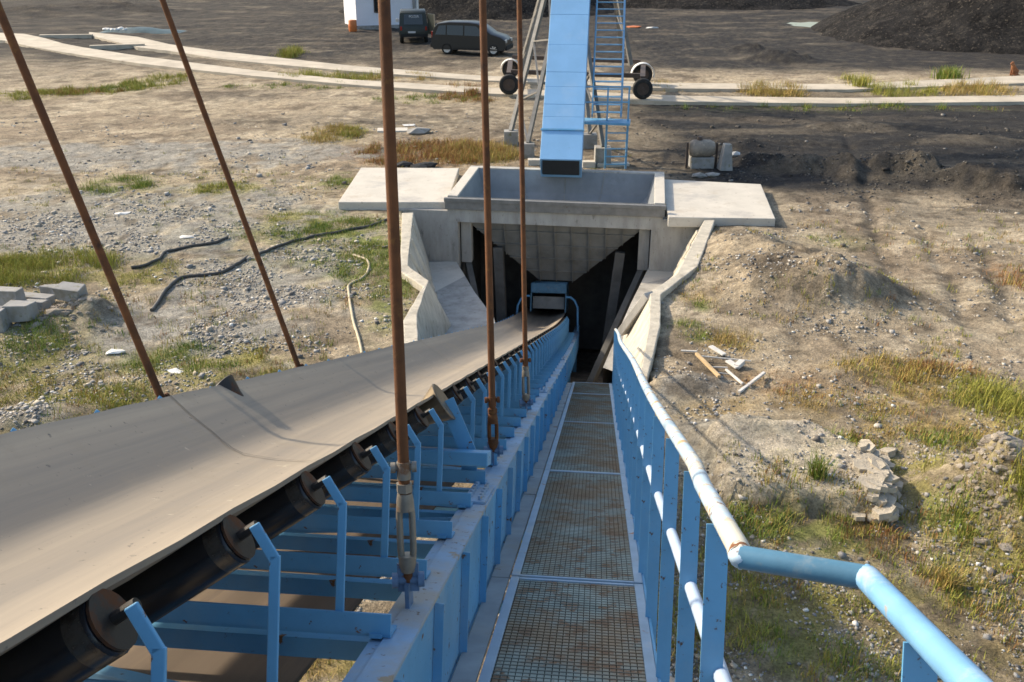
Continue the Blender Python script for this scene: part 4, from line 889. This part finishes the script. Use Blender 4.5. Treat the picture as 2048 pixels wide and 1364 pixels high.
# ------------------------------------------------------------------ white building
p, q = at(714, 58), at(838, 54); bl = thing('white_building', 'small whitewashed building at the top edge behind the jeep', 'building', (p.x, p.y, 0), math.atan2(q.y-p.y, q.x-p.x)); BW = (q-p).length
mb = MB(); mb.box(0, BW, .02, 5, -.3, 3.4); mb.build('wall', M['wall'], bl); mb = MB(); mb.box(-.4, BW+.4, -.5, 5.4, 3.402, 3.55); mb.build('roof', M['block'], bl)
mb = MB(); mb.box(1.40, 1.75, -.01, .05, 1.15, 2.6); wv_ = mb.build('window', M['glass'], bl); mb = MB(); mb.box(1.34, 1.40, -.03, .03, 1.1, 2.65); mb.box(1.75, 1.81, -.03, .03, 1.1, 2.65); mb.box(1.405, 1.745, -.03, .03, 1.08, 1.14); mb.build('frame', M['brownsteel'], wv_)
for x in (BW-.42, BW-.16): mb = MB(); mb.box(x, x+.16, -.12, .015, -.3, 3.4); mb.build('pilaster', M['block'] if x < BW-.3 else M['white'], bl)
mb = MB(); mb.box(-.06, BW+.06, -.10, .018, -.3, .22); mb.build('plinth', M['block'], bl)
p = at(706, 63); mb = MB(); mb.tube([(0, 0, 0), (0, 0, .1), (0, 0, .75), (0, 0, .8)], [.26, .3, .3, .26], 16); mb.tube([(0, 0, .35), (0, 0, .38)], .32, 16); o = mb.build('orange_barrel', M['orange'], smooth=40); o.location = (p.x, p.y, gz(p.x, p.y)); tag(o, 'orange barrel standing at the left corner of the white building', 'barrel')
# ------------------------------------------------------------------ coal stockpiles
def pile(label, cx, cy, rx, ry, h, seed, pw=1.15):
    n = 150; a = np.linspace(-1.25, 1.25, n); X, Y = np.meshgrid(a, a); rad = np.hypot(X, Y)*(1+.28*(fbm(X*3+9, Y*3, .8, 3, seed)-.5))
    wx, wy = cx+X*rx, cy+Y*ry
    Z = h*np.clip(1-rad**pw, -.15, 1)*(1+.22*(fbm(wx, wy, .25, 5, seed+3)-.5))+(fbm(wx, wy, .7, 5, seed+5, .6)-.5)*.9*np.clip(1.15-rad, 0, 1)-.12
    o = grid_object('coal_pile', X*rx, Y*ry, Z, np.zeros(X.shape+(3,))+.05, M['coal']); o.location = (cx, cy, 0); return tag(o, label, 'coal pile')
pile('big dark coal pile filling the top right corner', 38.5, 69, 16.5, 15, 8.5, 3)
pile('dark coal pile behind the van and the rusty rods', -3.0, 92, 13, 11, 5.5, 9)
pile('low black coal heap at the top edge right of the gallery', 20, 100, 15, 9, 3.4, 15)

# ------------------------------------------------------------------ yard things
def gpt(px, py): p = at(px, py); p.z = gz(p.x, p.y); return p
def cable(name, label, cat, px, r, m, lift=.0):
    P = [gpt(*q) for q in px]; out = []
    for i in range(len(P)-1):
        for k in range(8):
            t = k/8; p0 = P[max(i-1, 0)]; p1, p2 = P[i], P[i+1]; p3 = P[min(i+2, len(P)-1)]
            v = .5*((2*p1)+(p2-p0)*t+(2*p0-5*p1+4*p2-p3)*t*t+(3*p1-p0-3*p2+p3)*t*t*t); v.z = gz(v.x, v.y)+r*.8+lift; out.append(v)
    P[-1].z += r*.8; out.append(P[-1])
    mb = MB(); mb.tube(out, r, 8); o = mb.build(name, m, smooth=50, org=out[0]); return tag(o, label, cat)
cable('hose', 'black hose snaking over the gravel from the left slab towards the second rod', 'hose', ((795, 432), (740, 448), (690, 458), (620, 470), (560, 487), (515, 505)), .035, M['hose'])
cable('hose', 'dusty dark hose lying between the two left rods, curling down at its end', 'hose', ((495, 510), (455, 535), (410, 548), (365, 553), (340, 572), (318, 598), (303, 618)), .038, M['hose'])
cable('hose', 'short dark hose on the gravel above the other one, left of the second rod', 'hose', ((455, 474), (430, 485), (385, 490), (335, 500), (315, 518), (285, 530), (262, 534)), .036, M['hose'])
cable('hose', 'pale cream hose winding down the gravel left of the pit', 'hose', ((706, 504), (730, 514), (738, 530), (725, 552), (699, 564), (698, 590), (706, 640), (718, 680), (724, 708)), .026, M['palehose'])
# squared concrete blocks on the left
def blk(label, px, py, L, W, Hh, rz, lift=0., tilt=0., m='block'):
    p = gpt(px, py); mb = MB(); mb.box(-L/2, L/2, -W/2, W/2, 0, Hh)
    for i, v in enumerate(mb.v): mb.v[i] = (v[0]+rnd.uniform(-.04, .04), v[1]+rnd.uniform(-.035, .035), v[2]+rnd.uniform(-.03, .03))
    o = mb.build('concrete_block', M[m], bev=.015); o.location = (p.x, p.y, p.z+lift-.03); o.rotation_euler = (tilt+rnd.uniform(-.07, .07), tilt*.5+rnd.uniform(-.06, .06), rz+rnd.uniform(-.12, .12)); return tag(o, label, 'block', 'concrete blocks dumped on the left')
blk('long grey concrete block topmost at the left edge, below the bright grass', 8, 628, .85, .32, .30, R(-6), .28)
blk('grey concrete block in the middle of the dumped stack, with a pale top', 48, 652, .48, .34, .32, R(-8), .05)
blk('upright mossy concrete block at the left edge of the stack', 12, 662, .18, .36, .42, R(8), .0)
blk('tan concrete block behind the stack, partly buried', 68, 612, .7, .3, .20, R(-5), .10)
blk('small pale concrete block on the far side of the stack', 108, 600, .32, .26, .24, R(-8), .14)
blk('tilted grey concrete block at the right end of the stack beside the dirt mound', 150, 625, .50, .34, .30, R(-10), .02, R(4))
blk('low concrete block half sunk under the dumped stack', 75, 622, .4, .34, .24, R(-4), .0)
# drum on a stand and the concrete cone by the right slab
p = gpt(1402, 332); t = thing('engine_drum', 'weathered grey drum on a squat base behind the right slab', 'drum', tuple(p))
mb = MB(); mb.box(-.36, .36, -.25, .25, 0, .36); mb.build('base', M['block'], t, bev=.03)
mb = MB(); c = [(-.42, 0, .60), (-.40, 0, .60), (-.30, 0, .60), (.22, 0, .60), (.36, 0, .60), (.39, 0, .60)]; mb.tube(c, [.05, .20, .27, .27, .20, .05], 18); mb.build('drum', M['rubble'], t, smooth=50)
mb = MB(); mb.bar((-.48, -.1, .0), (-.48, -.1, .8), .07, .07); mb.bar((.44, -.05, .0), (.44, -.05, .78), .06, .06); mb.build('stand', M['brownsteel'], t)
mb = MB(); mb.tube([(-.1, 0, .86), (-.1, 0, .96)], [.09, .07], 12); mb.build('filler_cap', M['brownsteel'], t, smooth=40)
p = gpt(1449, 337); mb = MB(); mb.box(-.20, .20, -.20, .20, 0, .80)
mb.v = [(x*(.55 if z > .5 else 1), y*(.55 if z > .5 else 1), z) for x, y, z in mb.v]; o = mb.build('concrete_post_base', M['block'], bev=.015); o.location = p; o.rotation_euler = (0, R(2), R(6)); tag(o, 'tapered concrete pedestal beside the weathered drum', 'pedestal')
p = gpt(1470, 318); mb = MB(); rr = random.Random(3); mb.ico((0, 0, .12), .16, (1.3, .8, .8), .3, rr); o = mb.build('plastic_bag', M['litter']); o.location = p; tag(o, 'crumpled white bag behind the tapered pedestal', 'bag')
p = gpt(1400, 352); mb = MB(); mb.ico((0, 0, .06), .16, (1.6, .7, .5), .3, rr); mb.ico((.4, .1, .05), .14, (1.6, .8, .5), .3, rr); o = mb.build('broken_slab_lump', M['block']); o.location = p; tag(o, 'broken grey concrete lumps at the back edge of the right slab', 'rubble')
# timber scraps on the right
def plank(label, a, b, w_, th, m, za=.03, zb=.03):
    p, q = gpt(*a), gpt(*b); p.z += za; q.z += zb; mb = MB(); mb.bar(p, q, w_, th); o = mb.build('plank', M[m], org=(p+q)/2, bev=.004); return tag(o, label, 'plank', 'scrap timber right of the walkway')
plank('yellowish timber batten slanting across the scrap heap', (1392, 716), (1437, 768), .055, .045, 'wood', .14, .06)
plank('pale batten lying at the lower right of the scrap heap', (1478, 786), (1528, 750), .05, .04, 'paleboard', .03, .08)
plank('whitened board at the top of the scrap heap', (1420, 702), (1448, 716), .10, .025, 'paleboard', .12, .10)
plank('whitened board below the top one in the scrap heap', (1455, 726), (1476, 739), .11, .03, 'paleboard', .08, .05)
plank('short white board standing on edge at the right of the heap', (1472, 737), (1484, 728), .10, .08, 'paleboard', .05, .08)
plank('thin grey batten lying level across the heap', (1402, 719), (1502, 721), .022, .02, 'paleboard', .12, .04)
plank('second thin grey batten below the level one', (1415, 734), (1455, 737), .02, .02, 'paleboard', .09, .05)
plank('broken pale batten in the middle of the heap', (1452, 740), (1484, 774), .04, .03, 'paleboard', .06, .04)
plank('thin batten near the bottom of the heap', (1425, 748), (1462, 747), .018, .018, 'paleboard', .05, .05)
plank('white stick at the left of the heap, beside the wing wall', (1362, 702), (1394, 706), .03, .025, 'paleboard', .05, .05)
# dog sitting by the far track
p = gpt(2027, 150); t = thing('dog', 'brown dog sitting beyond the far track at the right edge', 'dog', tuple(p), R(200)); me = bpy.data.meshes.new('body')
J = [((0, 0, .28), .13), ((-.12, 0, .14), .15), ((.10, 0, .42), .12), ((.16, 0, .54), .08), ((.22, 0, .63), .075), ((.34, 0, .60), .035), ((.14, .06, .25), .045), ((.16, .06, .03), .03), ((.14, -.06, .25), .045), ((.16, -.06, .03), .03), ((-.02, .13, .10), .07), ((.10, .14, .03), .035), ((-.02, -.13, .10), .07), ((.10, -.14, .03), .035), ((-.26, .02, .05), .03), ((-.40, .06, .03), .02), ((.19, .05, .71), .022), ((.19, -.05, .71), .022)]
ED = [(0, 1), (0, 2), (2, 3), (3, 4), (4, 5), (2, 6), (6, 7), (2, 8), (8, 9), (1, 10), (10, 11), (1, 12), (12, 13), (1, 14), (14, 15), (4, 16), (4, 17)]
me.from_pydata([j[0] for j in J], ED, []); o = bpy.data.objects.new('body', me); COL.objects.link(o); o.parent = t; sk = o.modifiers.new('skin', 'SKIN')
for i, j in enumerate(J): me.skin_vertices[0].data[i].radius = (j[1], j[1])
me.skin_vertices[0].data[0].use_root = True; o.modifiers.new('sub', 'SUBSURF').render_levels = 2; me.materials.append(M['fur'])
# tarp with rubbish beyond the far track on the left
p = gpt(285, 62); mb = MB(); rr = random.Random(8); n = 16; vs = []; fs = []
for i in range(n):
    for j in range(8): vs.append((-3+6*i/(n-1), -1+2*j/7, (.28*math.exp(-((i-7)/5)**2-((j-3.5)/2.4)**2)+.06*rr.random()) if 0 < i < n-1 and 0 < j < 7 else -.05))
for i in range(n-1):
    for j in range(7): fs.append([i*8+j, i*8+8+j, i*8+9+j, i*8+j+1])
mb.add(vs, fs); o = mb.build('tarpaulin', M['tarp'], smooth=60); o.location = p; tag(o, 'crumpled dark teal tarpaulin beyond the far track on the left', 'tarpaulin')
p = gpt(233, 62); mb = MB(); [mb.ico((rr.uniform(-.8, .8), rr.uniform(-.4, .4), .12), .2, (1.3, .9, .7), .3, rr) for k in range(7)]; o = mb.build('rubbish_bags', M['litter']); o.location = p; tag(o, 'white rubbish heap at the left end of the far track', 'rubbish')
p = gpt(830, 333); mb = MB(); [mb.ico((rr.uniform(-.5, .5), rr.uniform(-.2, .2), .06), .2, (1.5, .8, .5), .3, rr) for k in range(5)]; o = mb.build('black_sacks', M['dark']); o.location = p; tag(o, 'black sacks dumped behind the left slab', 'sacks')
p = gpt(785, 260); mb = MB(); mb.box(-.55, .55, -.3, .3, 0, .07); o = mb.build('pale_board', M['slab'], bev=.01); o.location = p; o.rotation_euler = (0, 0, R(5)); tag(o, 'pale concrete panel lying flat between the first two rods', 'panel')
p = gpt(835, 264); mb = MB(); mb.ico((0, 0, .05), .45, (1.2, .9, .4), .2, rr); o = mb.build('gravel_heap', M['block']); o.location = p; tag(o, 'small grey heap next to the flat pale panel', 'heap')
for px, py, m_, lb in ((1268, 53, 'orange', 'small red plastic scrap on the coal yard right of the gallery'), (1306, 55, 'litter', 'small white scrap next to the red one on the coal yard'), (1503, 97, 'litter', 'white bag lying before the low coal bumps'), (230, 700, 'litter', 'white scrap on the gravel beside the leftmost rod'), (352, 748, 'litter', 'pale rag on the grass just above the belt edge'), (245, 428, 'litter', 'flat white sheet on the gravel beside the leftmost rod'), (372, 475, 'paleboard', 'flat pale board on the gravel above the short hose'), (820, 250, 'litter', 'white scrap on the ground right of the thickest rod')):
    p = gpt(px, py); mb = MB(); sc_ = .06+p.y*.0036; mb.ico((0, 0, sc_*.1), sc_, (1.4, .9, .22), .5, rr); o = mb.build('scrap', M[m_]); o.location = p; tag(o, lb, 'litter', 'scraps lying about the yard')
# puddle of standing water in the coal yard
c = at(1625, 49); n = 40; mb = MB(); vs = [(math.cos(2*math.pi*k/n)*2.6*(1+.25*math.sin(3*k)*.4), math.sin(2*math.pi*k/n)*2.0*(1+.2*math.sin(5*k)), 0) for k in range(n)]; mb.add(vs, [list(range(n))]); o = mb.build('water_puddle', M['water']); o.location = (c.x, c.y, gz(c.x, c.y)+.12); struct(o)
# ------------------------------------------------------------------ broken rock along the pale shelf and the rubble heap
rr = random.Random(5)
def rocks(name, label, centres, m, szr, flat, group=None):
    mb = MB()
    for px, py in centres:
        p = gpt(px, py); s = rr.uniform(*szr); mb.ico((p.x, p.y, p.z+s*.15), s, (1.2, .9, flat), .35, rr)
    o = mb.build(name, M[m]); return o
cs = [(rr.gauss(1752, 14)+.10*(py-960), py) for py in [rr.uniform(905, 1045) for _ in range(60)]]
mb = MB()
for i, (px, py) in enumerate(cs):
    p = gpt(px, py); s = rr.uniform(.05, .15); a = rr.uniform(0, 3.1); mm = Matrix.Translation((p.x, p.y, p.z+.02)) @ Matrix.Rotation(a, 4, 'Z') @ Matrix.Rotation(rr.uniform(-.4, .4), 4, 'X')
    mb = MB(); n = 6; pts = [((1+rr.uniform(-.3, .2))*s*math.cos(2*math.pi*k/n)*1.3, (1+rr.uniform(-.3, .2))*s*math.sin(2*math.pi*k/n)) for k in range(n)]; mb.prism(pts, -.03, rr.uniform(.02, .06)); mb.v = [tuple(mm @ Vector(v)-p) for v in mb.v]
    o = mb.build('rock_flake', M['rock']); o.parent = ground; o.location = p
m3 = MB(); mb = MB()
for k in range(230):
    px, py = rr.gauss(1980, 36), rr.gauss(1005, 42); p = gpt(px, py); s = abs(rr.gauss(0, .032))+.018; mb.ico((p.x, p.y, p.z+s*.05), s, (1.3, .9, .6), .35, rr)
for k in range(120):
    px, py = rr.gauss(105, 48), rr.gauss(640, 14); p = gpt(px, py); s = abs(rr.gauss(0, .03))+.02; m3.ico((p.x, p.y, p.z+s*.1), s, (1.3, .9, .7), .4, rr)
o = m3.build('rubble', M['rubble']); stuff(o); tag(o, 'broken stones strewn around the dumped concrete blocks on the left', 'rubble')
o = mb.build('rubble', M['rubble']); stuff(o); tag(o, 'grey brown broken rubble heap at the right edge', 'rubble')
# ------------------------------------------------------------------ loose stones
def stones(n, seed):
    g = np.random.default_rng(seed); PX = g.uniform(-60, 2110, n*4); PY = 220+(1364-220)*g.random(n*4)**.75
    a = (PX-1024)/F; b = (682-PY)/F; dy = CT+b*ST; dz = -ST+b*CT; t = -H/dz; X, Y = a*t, dy*t
    dens = .30+0*X
    for bl_ in ((300, 430, 380, 80), (560, 560, 200, 120), (450, 660, 170, 60), (60, 850, 110, 40), (1600, 565, 200, 95), (1490, 870, 110, 30), (1380, 790, 80, 60), (1700, 340, 330, 40), (1750, 1000, 60, 60), (230, 680, 90, 60)):
        dens = np.maximum(dens, 1.*gauss(X, Y, wblob(*bl_), 3))
    dens *= np.where((X > 2) & (Y < 24), .5, 1.)*sstep(.38, .62, fbm(X, Y, 1.1, 3, 7))
    k = (g.random(len(X)) < dens) & ~inside(X, Y, pit)
    lx = (X-HO.x)*math.cos(-HY)-(Y-HO.y)*math.sin(-HY); ly = (X-HO.x)*math.sin(-HY)+(Y-HO.y)*math.cos(-HY)
    k &= ~((lx > -6.2) & (lx < 6) & (ly > -.6) & (ly < 4.4))
    X, Y = X[k][:n], Y[k][:n]; m = len(X); Z = gzv(X, Y)
    s = np.clip(np.exp(g.normal(-4.35, .5, m)), .006, .09)*(.7+Y/26)
    cube = np.array([(x, y, z) for z in (-.5, .5) for y in (-.5, .5) for x in (-.5, .5)])*1.3
    V = cube[None]*(1+g.uniform(-.38, .25, (m, 8, 3))); V *= np.stack([s*g.uniform(.8, 1.5, m), s*g.uniform(.7, 1.1, m), s*g.uniform(.4, .9, m)], -1)[:, None]
    an = g.uniform(0, 6.28, m); ca, sa = np.cos(an)[:, None], np.sin(an)[:, None]
    V = np.stack([V[..., 0]*ca-V[..., 1]*sa, V[..., 0]*sa+V[..., 1]*ca, V[..., 2]], -1)+np.stack([X, Y, Z+s*.15], -1)[:, None]
    q = np.array([[0, 2, 3, 1], [4, 5, 7, 6], [0, 1, 5, 4], [2, 6, 7, 3], [0, 4, 6, 2], [1, 3, 7, 5]]); Fc = (q[None]+8*np.arange(m)[:, None, None]).reshape(-1, 4)
    base = np.array([(.30, .29, .275), (.37, .33, .27), (.22, .215, .21), (.46, .43, .38), (.13, .12, .11)])[g.choice(5, m, p=[.38, .25, .19, .06, .12])]*g.uniform(.8, 1.2, (m, 1))
    wht = g.random(m) < .03; base[wht] = (.66, .64, .60)
    dk = (X > 4)*(Y > 25); base[dk] *= .32
    return V.reshape(-1, 3), Fc, np.repeat(base, 8, 0)
def raw_object(name, V, Fc, Cc, m, smooth=False):
    me = bpy.data.meshes.new(name); k = Fc.shape[1]; n = len(Fc)
    me.vertices.add(len(V)); me.vertices.foreach_set('co', V.astype(np.float32).ravel()); me.loops.add(n*k); me.loops.foreach_set('vertex_index', Fc.astype(np.int32).ravel())
    me.polygons.add(n); me.polygons.foreach_set('loop_start', np.arange(0, n*k, k, dtype=np.int32)); me.update(calc_edges=True)
    a = me.color_attributes.new('tint', 'FLOAT_COLOR', 'POINT'); a.data.foreach_set('color', np.concatenate([Cc, np.ones((len(Cc), 1))], 1).astype(np.float32).ravel())
    me.materials.append(m); o = bpy.data.objects.new(name, me); COL.objects.link(o); return o
V, Fc, Cc = stones(60000, 4); o = stuff(raw_object('gravel', V, Fc, Cc, M['gravel'])); tag(o, 'loose grey and tan stones strewn over the bare yard', 'gravel')
# ------------------------------------------------------------------ grass
GCOL = [np.array(c) for c in ((.17, .235, .045), (.31, .31, .065), (.40, .29, .10), (.30, .15, .06))]
def blades(bx, by, hgt, wid, kind, g, lean=.55):
    m = len(bx); bz = gzv(bx, by); an = g.uniform(0, 6.283, m); ln = g.uniform(.1, lean, m)*hgt; h = hgt*g.uniform(.55, 1.2, m)
    px, py = -np.sin(an)*wid*.5, np.cos(an)*wid*.5; a2 = an+g.normal(0, .6, m); dx, dy = np.cos(a2)*ln, np.sin(a2)*ln
    z0 = bz-.02
    V = np.stack([np.stack([bx-px, by-py, z0], -1), np.stack([bx+px, by+py, z0], -1), np.stack([bx+dx*.4+px*.6, by+dy*.4+py*.6, bz+h*.62], -1), np.stack([bx+dx, by+dy, bz+h], -1), np.stack([bx+dx*.4-px*.6, by+dy*.4-py*.6, bz+h*.62], -1)], 1)
    i = 5*np.arange(m)[:, None]; Q = np.concatenate([i+np.array([[0, 1, 2]]), i+np.array([[0, 2, 4]]), i+np.array([[4, 2, 3]])], 0)
    alt = g.random(m); kk = np.where(alt < .72, kind, np.where(alt < .88, 1, 2)); c = np.array(GCOL)[kk]*g.uniform(.65, 1.3, (m, 1))
    return V.reshape(-1, 3), Q, np.repeat(c, 5, 0)
VV, QQ, CC = [], [], []; off = 0; g = np.random.default_rng(21)
def push(V, Q, c):
    global off
    VV.append(V); QQ.append(Q+off); CC.append(c); off += len(V)
for px, py, rx, ry, de, hh, k in GRASS:
    b = wblob(px, py, rx, ry); area = math.pi*b[2]*b[3]; n = int(min(area*de*2.0, 13000)); far = max(1., b[1]/22.)
    nt_ = max(3, n//26); r_ = np.sqrt(g.random(nt_)); a_ = g.uniform(0, 6.283, nt_); tx = b[0]+r_*np.cos(a_)*b[2]; ty = b[1]+r_*np.sin(a_)*b[3]
    keep = fbm(tx, ty, 1.6, 3, 63) > g.uniform(.30, .52, nt_); tx, ty = tx[keep], ty[keep]; cnt = 26; sp_ = .05+.10*hh
    ti = np.repeat(np.arange(len(tx)), cnt); bx = tx[ti]+g.normal(0, sp_*1.4, len(ti)); by = ty[ti]+g.normal(0, sp_*1.4, len(ti))
    ts = g.uniform(.5, 1.25, len(tx))[ti]; ok = ~inside(bx, by, pit); bx, by, ts = bx[ok], by[ok], ts[ok]
    ns = len(bx)
    if ns: push(*blades(bx+g.normal(0, sp_*3, ns), by+g.normal(0, sp_*3, ns), hh*ts*.28, .008*far**.9+.004, k, g, 1.6))
    if len(bx): push(*blades(bx, by, hh*ts*.85, .007*far**.9+.003, k, g, .95))
# sparse weeds over the whole near yard
n = 9000; PX = g.uniform(-40, 2090, n); PY = 300+1064*g.random(n)**.8; a = (PX-1024)/F; b_2 = (682-PY)/F; t = -H/(-ST+b_2*CT); X, Y = a*t, (CT+b_2*ST)*t
ok = ~inside(X, Y, pit) & (fbm(X, Y, .8, 3, 91) > .52); lx = (X-HO.x)*math.cos(-HY)-(Y-HO.y)*math.sin(-HY); ly = (X-HO.x)*math.sin(-HY)+(Y-HO.y)*math.cos(-HY); ok &= ~((lx > -6.2) & (lx < 6) & (ly > -.6) & (ly < 4.4)) & ~((X > 4) & (Y > 24.5)) & (~inside(X, Y, [(1.5, 12), (8, 9), (3.5, 15), (2.5, 20)]))
X, Y = X[ok], Y[ok]; ti = np.repeat(np.arange(len(X)), 9); bx = X[ti]+g.normal(0, .05, len(ti)); by = Y[ti]+g.normal(0, .05, len(ti)); kd = np.repeat(g.choice(4, len(X), p=[.2, .3, .35, .15]), 9)
push(*blades(bx, by, g.uniform(.04, .13, len(X))[ti], .012, kd, g))
o = stuff(raw_object('grass', np.concatenate(VV), np.concatenate(QQ), np.concatenate(CC), M['grass'])); tag(o, 'sparse green, straw and rust coloured grass over the yard', 'grass')
# single tufts and bushes one can point to
def tuft(label, px, py, n, hh, spread, kind, seed, name='grass_tuft', cat='grass tuft'):
    g2 = np.random.default_rng(seed); p = gpt(px, py); bx = p.x+g2.normal(0, spread, n); by = p.y+g2.normal(0, spread, n)
    V, Q, c = blades(bx, by, np.full(n, hh), .013*max(1, p.y/20), kind, g2, .9); V = V-np.array(p); o = raw_object(name, V, Q, c, M['grass']); o.location = p; tag(o, label, cat)
tuft('green grass tuft growing alone on the pale rock shelf', 1630, 985, 160, .30, .06, 0, 1)
tuft('dry straw coloured tuft right of the rail bend', 1893, 1168, 130, .24, .06, 2, 2)
tuft('round green bush standing on the far track at the right', 1897, 158, 420, .62, .28, 0, 3, 'green_bush', 'bush')
tuft('thin upright weed beyond the far track, left of the first rod', 580, 113, 110, .6, .25, 1, 4)
tuft('yellow green tuft at the right edge beside the rubble heap', 2035, 1075, 260, .38, .12, 1, 5)
tuft('tall pale tuft on the far track left of the round bush', 1720, 176, 190, .7, .2, 1, 6)
tuft('rust brown reeds by the wheel track left of the gallery legs', 945, 190, 220, .35, .18, 3, 7)
